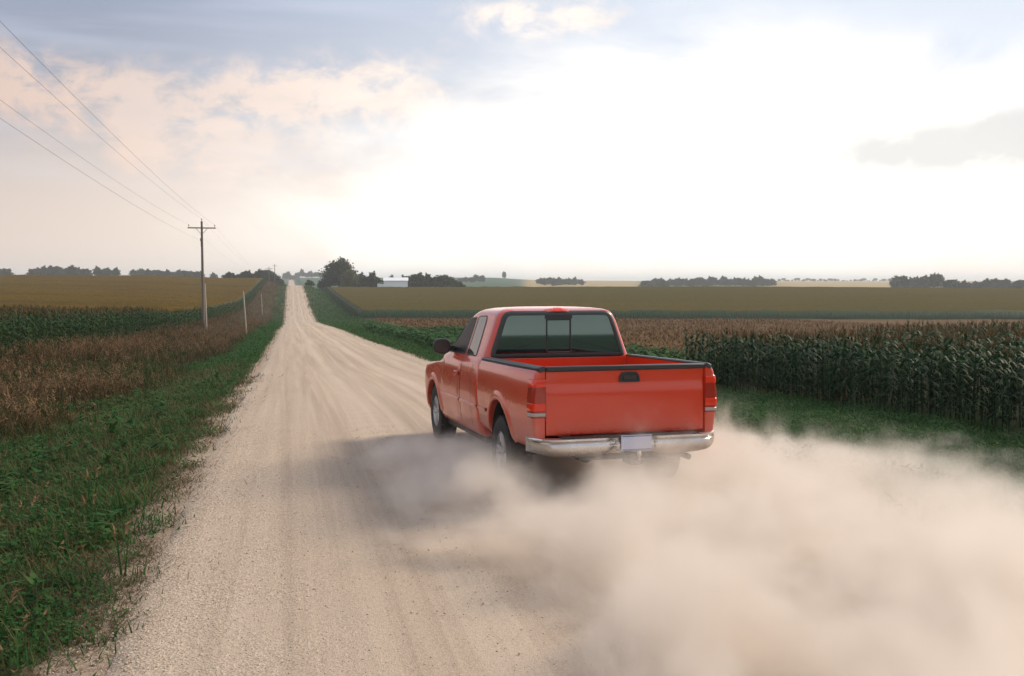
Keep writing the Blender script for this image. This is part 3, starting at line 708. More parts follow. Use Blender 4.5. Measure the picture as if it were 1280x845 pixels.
def cut(o, cutter_mb, smooth=38):
    c_ = cutter_mb.build('tmp', M['dark']); c_.parent = o.parent
    md = o.modifiers.new('b', 'BOOLEAN'); md.operation = 'DIFFERENCE'; md.object = c_; md.solver = 'EXACT'
    bpy.context.view_layer.update()
    dg = bpy.context.evaluated_depsgraph_get(); me2 = bpy.data.meshes.new_from_object(o.evaluated_get(dg))
    o.modifiers.clear(); o.data = me2; bpy.data.objects.remove(c_)
    me2.polygons.foreach_set('use_smooth', [True]*len(me2.polygons)); me2.set_sharp_from_angle(angle=R(smooth))
def cyl_x(x0, x1, cy, cz, r, n=48):
    m_ = MB(); m_.tube([(x0, cy, cz), (x1, cy, cz)], r, n); return m_
RWY, FWY, WZ, WR = 1.17, 4.66, .375, .375
AR = .455
for s_ in (-1, 1):
    cut(body, cyl_x(s_*.60, s_*1.2, FWY, .42, AR))
keep(body)

# bed sides: thick closed shells, narrower towards the tail
zb = [.50,.52,.57,.7,.85,.97,1.07,1.16,1.225,1.262,1.278]
Wb = lambda z: float(np.interp(z, [.50,.52,.57,.7,.85,.97,1.07,1.16,1.225,1.262,1.278], [.905,.925,.95,.97,.985,.987,.982,.970,.955,.935,.912]))
def bed_ring(z, s_):
    w = Wb(z); out = []
    yy_ = [2.07]+list(np.linspace(1.95, .12, 16))
    def wx(y_): return w - .03*(1-min(1, max(0, y_/.95)))**1.4
    for y_ in yy_: out.append((s_*wx(y_), y_))
    r = .035; w0 = wx(.035)
    for k in range(6):
        a = k/5*math.pi/2; out.append((s_*(w0-r+r*math.cos(a)), r-r*math.sin(a)))
    out += [(s_*.832, 0), (s_*.822, .02), (s_*.822, 1.0), (s_*.822, 2.07)]
    return [(x, y, z) for x, y in out]
bed_bvh = {}
for s_ in (-1, 1):
    V, Fc = loft([bed_ring(z, s_) for z in zb]); bed_bvh[s_] = BVHTree.FromPolygons([Vector(v) for v in V], Fc)
    o = MB().add(V, Fc).build('bed_side', M['paint'], truck)
    cut(o, cyl_x(s_*.80, s_*1.2, RWY, .44, AR)); keep(o)
    # rail cap
    top = [(p[0], p[1]) for p in bed_ring(1.225, s_)]
    m_ = MB(); ring = []
    outer = [(s_*(abs(p[0])-.012), p[1]) for p in bed_ring(1.262, s_)[:23]]
    for p in outer: ring.append(p)
    n = len(ring); V = []
    for (x, y) in ring:
        V += [(x+s_*.012, y-.004, 1.245), (x+s_*.012, y-.004, 1.285), (x-s_*.012, y, 1.300), (s_*.84, max(y, .0), 1.302), (s_*.826, max(y, .0), 1.29), (s_*.826, max(y, .0), 1.262)]
    Fc = [(i*6+k, i*6+k+1, (i+1)*6+k+1, (i+1)*6+k) for i in range(n-1) for k in range(5)] + [tuple(range(6)), tuple(range((n-1)*6, n*6))]
    keep(m_.add(V, Fc).build('rail_cap', M['black'], truck, 40))

def hit(bvh, side, a, b_, off):
    """side: 'rear' -> a=x,b=z ; 'left'/'right' -> a=y,b=z"""
    if side == 'rear': o_, d_ = Vector((a, -2, b_)), Vector((0, 1, 0))
    elif side == 'left': o_, d_ = Vector((-3, a, b_)), Vector((1, 0, 0))
    else: o_, d_ = Vector((3, a, b_)), Vector((-1, 0, 0))
    loc, nr, _, _ = bvh.ray_cast(o_, d_)
    if loc is None: return None
    if nr.dot(d_) > 0: nr = -nr
    return loc + nr*off
def rpoly(corners, r, n=5):
    """rounded polygon outline"""
    out = []; k = len(corners)
    for i in range(k):
        p0, p1, p2 = Vector(corners[i-1]), Vector(corners[i]), Vector(corners[(i+1) % k])
        d0, d1 = (p0-p1).normalized(), (p2-p1).normalized(); rr = r if not isinstance(r, (list, tuple)) else r[i]
        a, b_ = p1+d0*rr, p1+d1*rr
        for j in range(n+1):
            t_ = j/n; out.append(tuple(a*(1-t_)**2 + p1*2*t_*(1-t_) + b_*t_*t_))
    res = []
    for i in range(len(out)):                      # denser edges
        p, q = Vector(out[i]), Vector(out[(i+1) % len(out)]); m_ = max(1, int((q-p).length/.06))
        for j in range(m_): res.append(tuple(p.lerp(q, j/m_)))
    return res
def patch(name, outline, side, mt, off, bvh=None, parent=None, rings=8, smooth=60, hole=None, rim=0.0):
    bvh = bvh or cab_bvh; m_ = MB(); n = len(outline)
    cx = sum(p[0] for p in outline)/n; cy = sum(p[1] for p in outline)/n
    prev = hole
    V = []
    R_ = [k/rings for k in range(1 if hole is None else 0, rings+1)]
    for s_ in R_:
        for i, (a, b_) in enumerate(outline):
            h0 = hole[i] if hole is not None else (cx, cy)
            q = hit(bvh, side, h0[0]+(a-h0[0])*s_, h0[1]+(b_-h0[1])*s_, off if (s_ < 1 or not rim) else rim)
            V.append(q if q is not None else V[-1])
    Fc = [(i*n+k, i*n+(k+1)%n, (i+1)*n+(k+1)%n, (i+1)*n+k) for i in range(len(R_)-1) for k in range(n)]
    if hole is None:
        V.append(hit(bvh, side, cx, cy, off)); Fc += [(k, (k+1) % n, len(V)-1) for k in range(n)]
    m_.add(V, Fc); o = m_.build(name, mt, parent or truck, smooth); return keep(o)
def shrink(outline, k):
    n = len(outline); out = []
    for i in range(n):
        p0, p2 = Vector(outline[i-1]), Vector(outline[(i+1) % n]); t_ = (p2-p0)
        if t_.length < 1e-6: out.append(outline[i]); continue
        nn_ = Vector((-t_.y, t_.x)).normalized(); c_ = Vector((sum(p[0] for p in outline)/n, sum(p[1] for p in outline)/n))
        if nn_.dot(c_-Vector(outline[i])) < 0: nn_ = -nn_
        out.append(tuple(Vector(outline[i])+nn_*k))
    return out
def pstrip(path, side, prof, bvh=None, name='trim', mt=None, parent=None, closed=False):
    """profile list of (across, off) swept along a projected path"""
    bvh = bvh or cab_bvh; V = []; n = len(path); k = len(prof)
    for i in range(n):
        p0 = Vector(path[i-1] if (i or closed) else path[0]); p2 = Vector(path[(i+1) % n] if (i < n-1 or closed) else path[-1]); t_ = (p2-p0).normalized(); nn_ = Vector((-t_.y, t_.x))
        for a, of in prof:
            q = Vector(path[i])+nn_*a; h_ = hit(bvh, side, q.x, q.y, of); V.append(h_ if h_ is not None else (V[-1] if V else Vector((0,0,0))))
    Fc = [(i*k+j, i*k+j+1, ((i+1)%n)*k+j+1, ((i+1)%n)*k+j) for i in range(n if closed else n-1) for j in range(k-1)]
    return keep(MB().add(V, Fc).build(name, mt or M['black'], parent or truck, 50))
def lin(a, b_, n=14): return [(a[0]+(b_[0]-a[0])*k/n, a[1]+(b_[1]-a[1])*k/n) for k in range(n+1)]

# rear window
ow = rpoly([(-.84, 1.275), (.84, 1.275), (.655, 1.822), (-.655, 1.822)], [.09, .09, .10, .10])
iw = shrink(ow, .055)
seal = patch('rear_window', ow, 'rear', M['seal'], .014, hole=iw, rings=3, rim=.001)
gl = patch('glass', iw, 'rear', M['glass'], .004, parent=seal, rings=10)
fr = rpoly([(-.155, 1.335), (.155, 1.335), (.155, 1.725), (-.155, 1.725)], .012)
fi = shrink(fr, .018)
patch('slider_frame', fr, 'rear', M['black'], .012, hole=fi, rings=2, rim=.004, parent=seal)
patch('header', rpoly([(-.17, 1.725), (.17, 1.725), (.165, 1.772), (-.165, 1.772)], .006), 'rear', M['seal'], .009, rings=2, parent=seal)
pstrip(lin((-.135, 1.345), (.135, 1.345), 4), 'rear', [(-.006, .010), (.006, .010)], name='slider_sill', mt=M['alloy'], parent=seal)
# brake light over the window
bl = patch('brake_light', rpoly([(-.165, 1.795), (.165, 1.795), (.155, 1.838), (-.155, 1.838)], .01), 'rear', M['brake_lens'], .024, rings=2, rim=.001)
patch('lens', rpoly([(-.055, 1.800), (.055, 1.800), (.05, 1.832), (-.05, 1.832)], .008), 'rear', M['red_lens'], .028, rings=2, parent=bl)
# side windows, doors, trim on both sides
for side, s_ in (('left', -1), ('right', 1)):
    door = patch('door', rpoly([(3.02, .43), (4.10, .43), (4.16, .9), (4.08, 1.235), (3.02, 1.235)], [.03, .12, .1, .03, .02]), side, M['paint'], .006, rings=6, rim=-.004)
    dw = rpoly([(3.07, 1.285), (4.02, 1.285), (3.50, 1.735), (3.12, 1.752)], [.03, .02, .09, .04])
    wf = patch('window', dw, side, M['black'], .008, hole=shrink(dw, .022), rings=2, parent=door, rim=.001)
    patch('glass', shrink(dw, .022), side, M['cab_dark'], .003, parent=door)  # near-black sheet over the solid cab paints the unlit interior
    qw = rpoly([(2.50, 1.285), (2.985, 1.285), (3.03, 1.765), (2.60, 1.768)], [.04, .02, .03, .09])
    q_ = patch('quarter_window', qw, side, M['seal'], .007, hole=shrink(qw, .014), rings=2, rim=.001)
    patch('glass', shrink(qw, .014), side, M['glass_q'], .004, parent=q_)
    # panel gaps
    pstrip(lin((3.0, .42), (3.0, 1.25), 16), side, [(-.009, .0015), (.009, .0015)], name='door_gap', mt=M['dark'])
    pstrip(lin((3.0, 1.25), (3.05, 1.74), 12), side, [(-.005, .0015), (.005, .0015)], name='door_gap', mt=M['dark'])
    pstrip(lin((2.42, .42), (2.42, 1.25), 16), side, [(-.004, .0015), (.004, .0015)], name='door_gap', mt=M['dark'])
    # moulding and handle
    pstrip(lin((2.14, .735), (2.99, .735), 10), side, [(-.022, 0), (-.016, .016), (.012, .018), (.022, 0)], name='moulding', mt=M['paint'])
    pstrip(lin((3.03, .735), (4.10, .735), 10), side, [(-.022, .004), (-.016, .02), (.012, .022), (.022, .004)], name='moulding', mt=M['paint'], parent=door)
    pstrip(lin((1.70, .735), (2.05, .735), 5), side, [(-.022, 0), (-.016, .016), (.012, .018), (.022, 0)], name='moulding', mt=M['paint'], bvh=bed_bvh[s_])
    xh = abs(hit(cab_bvh, side, 3.14, 1.03, 0).x)
    keep(MB().box(s_*(xh+.005), s_*(xh+.035), 3.06, 3.22, 1.03, 1.085).build('handle', M['paint'], door, 40, bevel=.01))
    # flared wheel arch lips
    for bv, cy, cz in ((bed_bvh[s_], RWY, .44), (cab_bvh, FWY, .42)):
        arc = [(cy+.49*math.cos(a), cz+.49*math.sin(a)) for a in np.linspace(R(8), R(172), 30)]
        pstrip(arc, side, [(.030, -.01), (.030, .010), (.015, .020), (-.015, .018), (-.06, .0)], bvh=bv, name='arch_lip', mt=M['paint'])
    # inner wheel wells
    for cy, cz in ((RWY, .44), (FWY, .42)):
        m_ = MB(); n = 24; V = []
        for xx_ in (s_*.60, s_*.93):
            V += [(xx_, cy+(AR-.008)*math.cos(a), cz+(AR-.008)*math.sin(a)) for a in np.linspace(R(-6), R(186), n)]
        m_.add(V, [(k, k+1, n+k+1, n+k) for k in range(n-1)] + [tuple(range(n))]); keep(m_.build('wheel_well', M['dark'], truck, 60))
# tailgate
m_ = MB()
xs_ = np.linspace(-.815, .815, 25); zs_ = [.640,.652,.675,.78,.9,1.0,1.06,1.10,1.14,1.2,1.24,1.262]
dep = [.012,.002,0,0,0,.0,.0,.006,.009,.009,.008,.008]
V = [(x, .004+d + (.010 if abs(x) > .81 else 0), z) for z, d in zip(zs_, dep) for x in xs_]; n = len(xs_)
Fc = [(i*n+k, i*n+k+1, (i+1)*n+k+1, (i+1)*n+k) for i in range(len(zs_)-1) for k in range(n-1)]
b0 = len(V); V += [(-.815,.06,.640),(.815,.06,.640),(.815,.06,1.262),(-.815,.06,1.262)]
L_i = len(zs_)-1
Fc += [(b0, b0+1, b0+2, b0+3), tuple([b0]+list(range(0, n))+[b0+1]), tuple([b0+3]+list(range(L_i*n, L_i*n+n))+[b0+2]),
       tuple([b0]+[i*n for i in range(L_i+1)]+[b0+3]), tuple([b0+1]+[i*n+n-1 for i in range(L_i+1)]+[b0+2])]
tg = keep(m_.add(V, Fc).build('tailgate', M['paint'], truck, 30))
keep(MB().box(-.818, .818, -.006, .085, 1.250, 1.298).build('tailgate_cap', M['black'], tg, 40, bevel=.012))
hb = rpoly([(-.085, 1.135), (.135, 1.135), (.125, 1.20), (.09, 1.235), (-.04, 1.235), (-.075, 1.20)], .018)
m_ = MB(); n = len(hb); hi = shrink(hb, .016)
m_.add([(p[0], .012, p[1]) for p in hb]+[(p[0], -.006, p[1]) for p in hb]+[(p[0], -.006, p[1]) for p in hi]+[(p[0], .006, p[1]) for p in hi],
       [(i*n+k, i*n+(k+1) % n, (i+1)*n+(k+1) % n, (i+1)*n+k) for i in range(3) for k in range(n)]+[tuple(range(3*n, 4*n))])
hd = keep(m_.build('handle', M['black'], tg, 40))
keep(MB().box(-.04, .09, -.008, .004, 1.155, 1.195).build('latch', M['dark'], hd, 40, bevel=.005))
# bed floor, front panel
keep(MB().box(-.820, .820, .062, 2.06, .70, .74).build('bed_floor', M['paint'], truck))
keep(MB().box(-.820, .820, 2.03, 2.065, .742, 1.27).build('bed_front', M['paint'], truck))
# tail lamps
for s_ in (-1, 1):
    m_ = MB()
    def lampbox(z0, z1, grow=0):
        rg = []
        for z, k in ((z0, -.004), (z0+.004, .0), ((z0+z1)/2, .002), (z1-.004, 0), (z1, -.004)):
            w0 = Wb(z) - .03*(.96)**1.4; g2 = .008+k+grow; r = .035; xx_ = s_*(w0+g2)
            pts_ = [(s_*.826, -g2+.0)] + [(s_*(w0-r+(r+g2)*math.sin(a)), r-(r+g2)*math.cos(a)) for a in np.linspace(0.02, math.pi/2, 9)] + [(s_*(w0+g2+.006), .12), (s_*(w0-.03), .13), (s_*.83, .03)]
            rg.append([(p_[0], p_[1], z) for p_ in pts_])
        return loft(rg)
    V, Fc = lampbox(.815, 1.185); lamp = keep(MB().add(V, Fc).build('tail_lamp', M['dark_lens'], truck, 30))
    V, Fc = lampbox(.828, .862, .003); keep(MB().add(V, Fc).build('reverse_lens', M['white_lens'], lamp, 30))
    V, Fc = lampbox(.880, .955, .003); keep(MB().add(V, Fc).build('red_lens', M['red_lens'], lamp, 30))
    V, Fc = lampbox(1.105, 1.178, .003); keep(MB().add(V, Fc).build('red_lens', M['red_lens'], lamp, 30))
# chrome step bumper
prof = [(o_, z-.04) for o_, z in [(-.14,.662),(-.02,.668),(-.002,.660),(.0,.642),(-.010,.634),(-.012,.622),(-.002,.614),(.006,.590),(.006,.550),(-.004,.515),(-.035,.488),(-.09,.475),(-.14,.472)]]
st_ = list(np.linspace(-1, 1, 61)); rg = []
for t_ in st_:
    x = t_*.965; ax_ = abs(x); k = max(0, (ax_-.72)/.245); back = .215*k**2.2
    rec = .032*(1-min(1, max(0, (ax_-.20)/.05))); up = .055*max(0, (ax_-.55)/.435)**2
    rg.append([(x*(1-.004*k), -.155 + back - o_ + (rec if .46 < z < .62 else rec*.3) , z + (up if z < .56 else 0) + (.02*(1-min(1, max(0, (ax_-.26)/.06))) if z < .48 else 0)) for o_, z in prof])
V, Fc = loft(rg); bump_ = keep(MB().add(V, Fc).build('bumper', M['chrome'], truck, 50))
keep(MB().box(-.70, .70, -.14, -.02, .624, .636).build('bumper_step', M['black'], bump_, bevel=.004))
lp = keep(MB().box(-.115, .195, -.150, -.142, .488, .638).build('licence_plate', M['plate'], truck, bevel=.002))
keep(MB().box(-.105, .185, -.1525, -.1505, .621, .633).box(-.105, .185, -.1525, -.1505, .493, .503).build('plate_band', M['plate_band'], lp))
for xx_ in (-.165, .235):
    keep(MB().tube([(xx_, -.155, .57), (xx_, -.175, .57)], [.022, .016], 10).tube([(xx_, -.155, .52), (xx_, -.172, .52)], [.018, .012], 10).build('plate_lamp', M['alloy'], bump_, 40))
# under the tail
keep(MB().box(-.52, .52, -.06, .02, .40, .47).box(-.55, -.45, -.06, 1.0, .42, .54).box(.45, .55, -.06, 1.0, .42, .54).build('frame', M['dark'], truck, bevel=.01))
ht_ = keep(MB().box(-.045, .045, -.22, .0, .36, .44).box(-.03, .03, -.34, -.2, .385, .415).build('hitch', M['dark'], truck, bevel=.006))
keep(MB().tube([(0, -.31, .41), (0, -.31, .45), (0, -.31, .462), (0, -.31, .485), (0, -.31, .507)], [.012, .012, .022, .026, .012], 12).build('hitch_ball', M['brass'], ht_, 50))
sp_ = MB().lathe_x([(.18, -.09), (.34, -.1), (.37, -.05), (.37, .05), (.34, .1), (.18, .09)], (0, 0, 0), 32, closed=True)
sp_.v = [(a + 0, b_*.9 + .62, 0.46 + c_) for (c_, b_, a) in sp_.v]
keep(sp_.build('spare_tyre', M['rubber'], truck, 40))
keep(MB().tube([(.62, 1.0, .42), (.64, .35, .40), (.66, .12, .38), (.68, .04, .37)], .030, 12).build('tailpipe', M['dark'], truck, 50))
ax = MB(); ax.tube([(-.8, RWY, WZ), (.8, RWY, WZ)], .05, 12); ax.lathe_x([(.02, -.16), (.12, -.12), (.17, 0), (.12, .12), (.02, .16)], (0, RWY, WZ), 20)
ax.tube([(-.75, FWY, WZ), (.75, FWY, WZ)], .045, 12)
ax.build('axle', M['dark'], truck, 50)
keep(MB().box(-.85, .85, 2.15, 5.2, .30, .42).build('underbody', M['dark'], truck))
# wheels
def make_wheel(cx, cy, s_):
    c_ = (cx, cy, WZ)
    w_ = MB().lathe_x([(.215, -.115), (.30, -.125), (.345, -.118), (.368, -.10), (.375, -.05), (.375, .05), (.368, .10), (.345, .118), (.30, .125), (.215, .115)], c_, 48, closed=True)
    for k in range(60):                                  # tread blocks
        a = k*math.pi/30
        for x0, x1, o_ in ((-.112, -.045, 0), (-.035, .035, .5), (.045, .112, 0)):
            aa = a+o_*math.pi/30; p = []
            for dr in (.368, .383):
                for da in (-.034, .034): p += [(cx+x0, cy+dr*math.cos(aa+da), WZ+dr*math.sin(aa+da)), (cx+x1, cy+dr*math.cos(aa+da), WZ+dr*math.sin(aa+da))]
            w_.add(p, [(4,5,7,6),(0,1,5,4),(2,6,7,3),(0,4,6,2),(1,3,7,5)])
    tyre = w_.build('wheel', M['rubber'], truck, 40)
    r = MB().lathe_x([(.215, s_*-.10), (.222, s_*.105), (.205, s_*.112), (.195, s_*.07), (.17, s_*.045), (.03, s_*.035), (.02, s_*.035)], c_, 40)
    r.lathe_x([(.001, s_*.10), (.045, s_*.095), (.055, s_*.06), (.055, s_*.03)], c_, 20)
    for k in range(5):
        a = k*2*math.pi/5
        for da in (-.16, .16):
            a2 = a+da; r.tube([(cx+s_*.07, cy+.05*math.cos(a2), WZ+.05*math.sin(a2)), (cx+s_*.085, cy+.13*math.cos(a2), WZ+.13*math.sin(a2)), (cx+s_*.08, cy+.205*math.cos(a2), WZ+.205*math.sin(a2))], [.024, .022, .026], 8)
    r.build('rim', M['alloy'], tyre, 40)
for s_ in (-1, 1):
    make_wheel(s_*.835, RWY, s_); make_wheel(s_*.835, FWY, s_)
# mirrors
for s_ in (-1, 1):
    yc, zc = 3.80, 1.365
    rg = []
    for dy, k in ((-.045, .80), (-.04, .94), (-.02, 1.0), (.02, .98), (.06, .80), (.085, .45)):
        rg.append([(s_*1.04 + .115*k*math.copysign(abs(math.cos(a))**.7, math.cos(a)), yc+dy, zc + .100*k*math.copysign(abs(math.sin(a))**.7, math.sin(a))) for a in np.linspace(0, 2*math.pi, 28, endpoint=False)])
    V, Fc = loft(rg); mir = keep(MB().add(V, Fc).build('mirror', M['black'], truck, 50))
    g_o = [(s_*1.04 + .095*math.copysign(abs(math.cos(a))**.7, math.cos(a)), yc-.0475, zc+.082*math.copysign(abs(math.sin(a))**.7, math.sin(a))) for a in np.linspace(0, 2*math.pi, 28, endpoint=False)]
    keep(MB().add(g_o, [tuple(range(28))]).build('mirror_glass', mat('mirror_glass', (.06,.045,.04), .15, spec=.5), mir))
    keep(MB().box(min(s_*.88, s_*.96), max(s_*.88, s_*.96), yc-.03, yc+.07, zc-.06, zc+.01).build('mirror_arm', M['black'], mir, bevel=.01))
for o in parts_body:                               # the body sits slightly nose-down
    me = o.data; n = len(me.vertices); co = np.empty(n*3); me.vertices.foreach_get('co', co); co = co.reshape(-1, 3)
    co[:, 2] += .025*(2.5-co[:, 1]); me.vertices.foreach_set('co', co.ravel()); me.update()
for o in truck.children_recursive:
    me = o.data; n = len(me.vertices); co = np.empty(n*3); me.vertices.foreach_get('co', co); co = co.reshape(-1, 3)
    co[:, 1] -= OY; me.vertices.foreach_set('co', co.ravel()); me.update()

# ------------------------------------------------------------------ dust cloud
m = bpy.data.materials.new('dust'); m.use_nodes = True; t = NT(m); t.t.nodes.clear(); t.b = None
out = t.n('ShaderNodeOutputMaterial'); vol = t.n('ShaderNodeVolumePrincipled')
vol.inputs['Color'].default_value = (.91,.86,.805,1); vol.inputs['Anisotropy'].default_value = .25
g = t.n('ShaderNodeNewGeometry'); p = g.outputs['Position']; s3 = t.n('ShaderNodeSeparateXYZ'); t.l(p, s3.inputs[0]); X, Y, Z = s3.outputs
warp = t.n('ShaderNodeTexNoise'); t.l(p, warp.inputs['Vector']); warp.inputs['Scale'].default_value = .8; warp.inputs['Detail'].default_value = 1
vm = t.n('ShaderNodeVectorMath', operation='MULTIPLY_ADD'); t.l(warp.outputs['Color'], vm.inputs[0]); vm.inputs[1].default_value = (.9,.9,.7); t.l(p, vm.inputs[2])
n1 = t.noise(vm.outputs[0], .85, 2, .5); n2 = t.noise(vm.outputs[0], 2.6, 4, .65)
nn = t.math('ADD', t.math('MULTIPLY', n1, .62), t.math('MULTIPLY', n2, .50))
nn = t.math('ADD', t.math('MULTIPLY', t.math('SUBTRACT', nn, .56), 2.7), .5)
# plume top: low beneath the truck, higher behind it
topz = t.math('ADD', t.mapr(Y, 12.8, 9.0, .5, .95), t.mapr(X, 1.2, 3.2, -.30, .0))
topz = t.math('ADD', topz, t.mapr(X, 4.2, 7.2, 0, -.62))
topz = t.math('MAXIMUM', topz, .14)
hz = t.math('DIVIDE', t.math('MAXIMUM', Z, 0), topz)
fz = t.mapr(hz, .1, 2.0, .34, -.78)
fx = t.mapr(t.math('ADD', X, t.mapr(Y, 6, 9.5, 0, .55)), .75, 1.9, -.75, 0)
fx2 = t.mapr(X, 5.4, 9.5, 0, -.5)
fy = t.mapr(Y, 12.4, 14.2, 0, -.9)
dens = t.math('ADD', t.math('ADD', t.math('ADD', nn, fz), t.math('ADD', fx, fx2)), fy)
dens = t.mapr(dens, .36, 1.0, 0, 1, True)
dens = t.math('MULTIPLY', t.math('POWER', dens, 1.5), t.math('MULTIPLY', t.mapr(X, 4.5, 8.5, 2.5, .7), t.mapr(hz, .5, 1.6, 1, .35)))
t.l(dens, vol.inputs['Density']); t.l(vol.outputs[0], out.inputs['Volume'])
m.cycles.volume_step_rate = .5
o = MB().box(.3, 10.5, 2.0, 14.4, -.15, 2.0).build('dust_cloud', m); tag(o, 'pale tan dust cloud billowing behind the red truck', 'dust cloud', kind='stuff')
zoff = h1(RC, 9)
# ------------------------------------------------------------------ haze
m = bpy.data.materials.new('haze'); m.use_nodes = True; t = NT(m); t.t.nodes.clear()
out = t.n('ShaderNodeOutputMaterial'); vol = t.n('ShaderNodeVolumePrincipled')
vol.inputs['Color'].default_value = (.86,.92,1,1); vol.inputs['Density'].default_value = .00025; vol.inputs['Anisotropy'].default_value = .2
t.l(vol.outputs[0], out.inputs['Volume'])
o = MB().box(-6400, 6400, -1100, 9600, -32, 48).build('haze', m); tag(o, kind='stuff')

# ------------------------------------------------------------------ world and sun
SUN_AZ, SUN_EL = TH + R(60), R(35)                # clockwise from +Y
w = bpy.data.worlds.new('World'); S.world = w; w.use_nodes = True
t = NT(w); t.t.nodes.clear()
out = t.n('ShaderNodeOutputWorld'); bg = t.n('ShaderNodeBackground'); t.l(bg.outputs[0], out.inputs[0]); bg.inputs[1].default_value = .1
sky = t.n('ShaderNodeTexSky', sky_type='NISHITA', sun_disc=False, sun_elevation=SUN_EL, sun_rotation=SUN_AZ, air_density=1.2, dust_density=2.5)
tc = t.n('ShaderNodeTexCoord'); dvec = tc.outputs['Generated']
s3 = t.n('ShaderNodeSeparateXYZ'); t.l(dvec, s3.inputs[0]); X, Y, Z = s3.outputs
DEG = 180/math.pi
az = t.math('MULTIPLY', t.math('ARCTAN2', t.math('SUBTRACT', t.math('MULTIPLY', X, CT), t.math('MULTIPLY', Y, ST)), t.math('ADD', t.math('MULTIPLY', X, ST), t.math('MULTIPLY', Y, CT))), DEG)
el = t.math('MULTIPLY', t.math('ARCSINE', Z), DEG)
cb = t.n('ShaderNodeCombineXYZ'); t.l(az, cb.inputs[0]); t.l(el, cb.inputs[1]); ae = cb.outputs[0]
def px(u, v):
    a = math.atan((u-640)/F); return math.degrees(a), math.degrees(math.atan((354-v)/F*math.cos(a)))
def blob(u, v, ru, rv, soft=0, nz=None, amt=1.0):
    """elliptic patch of sky centred on a direction, ragged by noise; sizes in pixels of 1250 per radian"""
    a, e = px(u, v); ra, re = ru/F*DEG, rv/F*DEG
    dx = t.math('DIVIDE', t.math('SUBTRACT', az, a), ra); dy = t.math('DIVIDE', t.math('SUBTRACT', el, e), re)
    d = t.math('ADD', t.math('MULTIPLY', dx, dx), t.math('MULTIPLY', dy, dy))
    g_ = t.math('EXPONENT', t.math('MULTIPLY', d, -1.))
    return t.math('MULTIPLY', g_, amt)
nb = t.noise(t.mapping(ae, (.10,.22,1)), 1, 5, .55, .4); nf = t.noise(t.mapping(ae, (.42,.62,1)), 1, 5, .6, .3); ns = t.noise(t.mapping(ae, (.05,.45,1)), 1, 4, .5, .2)
def add(*a):
    r = a[0]
    for q in a[1:]: r = t.math('ADD', r, q)
    return r
# clear part of the sky: slate blue high on the left, paler towards the right and the horizon
blue = t.mix(t.mapr(el, 0, 17, 0, 1), (6.4,5.7,5.1), (2.7,3.25,4.6))
blue = t.mix(t.mapr(az, -22, 8, .0, .9), blue, (7.2,7.8,8.8))
blue = t.mix(t.mapr(az, -14, -30, 0, .45), blue, (2.6,3.0,3.9))
blue = t.mix(t.mapr(ns, .5, .72, 0, .5), blue, (6.0,6.4,7.6))
base = t.mix(.12, blue, sky.outputs[0])
# warm low haze
base = t.mix(t.mapr(el, 12, 1.5, 0, .92, True), base, t.mix(t.mapr(az, -30, -2, 0, 1), (7.0,5.7,4.9), (10.2,8.8,7.5)))
# cumulus on the left
cm = add(blob(110,120,95,45), blob(10,95,45,38), blob(330,125,130,42), blob(480,115,110,45), blob(230,190,130,50,amt=.8), blob(650,30,90,26,amt=1.1), blob(745,20,40,20,amt=.8), blob(400,200,190,55,amt=.7))
cm = t.math('MULTIPLY', cm, t.mapr(nf, .32, .66, .15, 1.25))
cm = t.mapr(cm, .12, 1.15, 0, .85, True)
ccol = t.mix(t.mapr(az, -28, 0, 0, 1), (7.2,5.3,4.4), (10.6,9.2,8.0))
ccol = t.mix(t.mapr(nb, .55, .35, 0, .35), ccol, (6.0,5.7,5.7))
col = t.mix(cm, base, ccol)
# thin grey-blue streaks under the cumulus
gs = t.math('MULTIPLY', add(blob(470,190,170,26), blob(520,165,80,18,amt=.6)), t.mapr(ns, .35, .6, .1, 1))
col = t.mix(t.math('MULTIPLY', gs, .6), col, (7.4,7.8,8.3))
# bright veil in front of the sun's quarter
veil = add(blob(850,215,300,140,amt=1.2), blob(1120,270,360,110,amt=.7), blob(560,290,300,110,amt=.5), blob(1050,110,260,45,amt=.35))
veil = t.math('ADD', t.math('MULTIPLY', veil, t.mapr(nb, .3, .7, .7, 1.3)), t.math('MULTIPLY', t.math('MULTIPLY', t.math('SUBTRACT', nb, .5), .9), t.mapr(veil, .02, .4, 0, 1)))
col = t.mix(t.mapr(veil, .0, 1.1, 0, 1, True), col, (11.5,10.9,10.1))
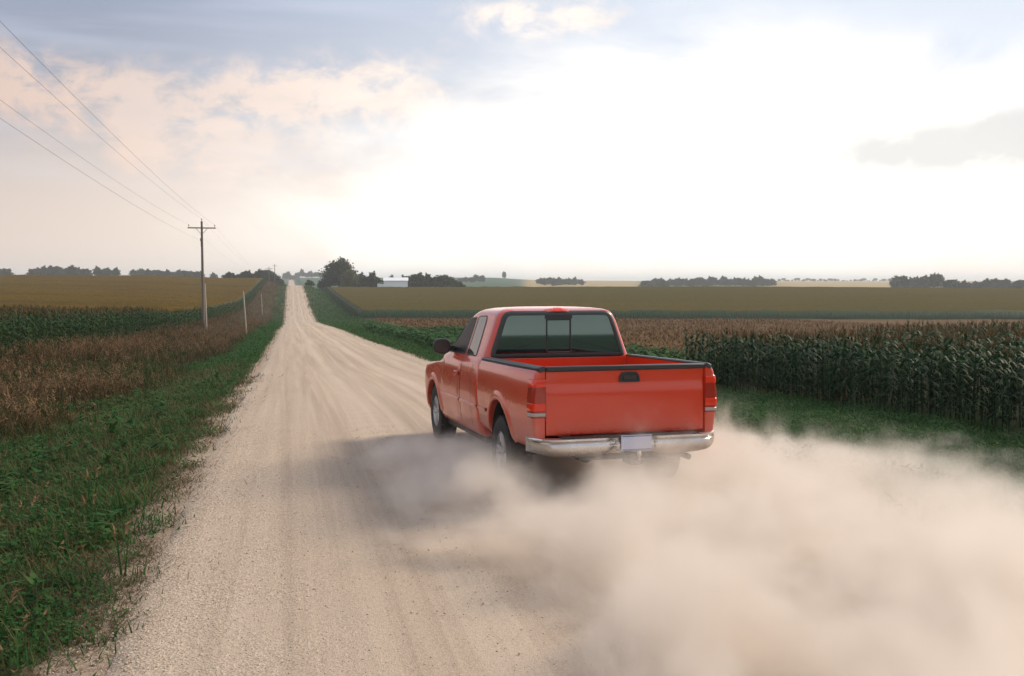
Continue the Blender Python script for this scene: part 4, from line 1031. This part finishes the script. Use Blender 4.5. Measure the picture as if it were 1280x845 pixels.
# grey cloud bank right
gc = add(blob(1180,185,120,28), blob(1100,192,70,18,amt=.7), blob(1270,150,36,16,amt=.9), blob(1250,180,70,24))
gc = t.math('MULTIPLY', gc, t.mapr(nf, .3, .6, .55, 1.2))
col = t.mix(t.mapr(gc, .05, 1.3, 0, .85, True), col, (7.2,7.2,7.0))
# behind the viewer: an even, broken evening sky
back = t.mapr(t.math('ABSOLUTE', az), 45, 80, 0, 1, True)
bsky = t.mix(t.mapr(nb, .40, .64), (3.6,4.4,5.6), (8.2,7.7,7.4)); bsky = t.mix(t.mapr(el, 14, 1, 0, .6), bsky, (8.4,7.3,6.4))
col = t.mix(back, col, bsky)
col = t.mix(t.mapr(el, 20, 45, 0, 1, True), col, t.mix(t.mapr(nb, .42, .62), (4.0,4.7,6.2), (7.2,7.1,7.2)))
t.l(col, bg.inputs[0])

sd = bpy.data.lights.new('sun', 'SUN'); sd.energy = 3.3; sd.angle = R(18); sd.color = (1,.83,.64)
so = bpy.data.objects.new('sun', sd); COL.objects.link(so)
dv = Vector((math.sin(SUN_AZ)*math.cos(SUN_EL), math.cos(SUN_AZ)*math.cos(SUN_EL), math.sin(SUN_EL)))
so.rotation_euler = dv.to_track_quat('Z', 'Y').to_euler(); so.location = (20, 0, 30)

# ------------------------------------------------------------------ camera
cam = bpy.data.cameras.new('camera'); co_ = bpy.data.objects.new('camera', cam); COL.objects.link(co_)
cam.sensor_width = 36; cam.lens = 36*F/1280; cam.clip_end = 20000; cam.clip_start = .05
co_.location = (0, 0, CAMH); co_.rotation_euler = (R(90)-math.atan(68.5/F), 0, -TH)
S.camera = co_
S.view_settings.view_transform = 'Standard'; S.view_settings.look = 'None'; S.view_settings.gamma = 1; S.view_settings.exposure = .25
S.cycles.use_denoising = True
S.cycles.max_bounces = 6; S.cycles.volume_bounces = 4; S.cycles.transparent_max_bounces = 8; S.cycles.diffuse_bounces = 3; S.cycles.glossy_bounces = 3
S.cycles.use_adaptive_sampling = True; S.cycles.adaptive_threshold = .02
S.cycles.sample_clamp_indirect = 6
S.cycles.volume_max_steps = 128
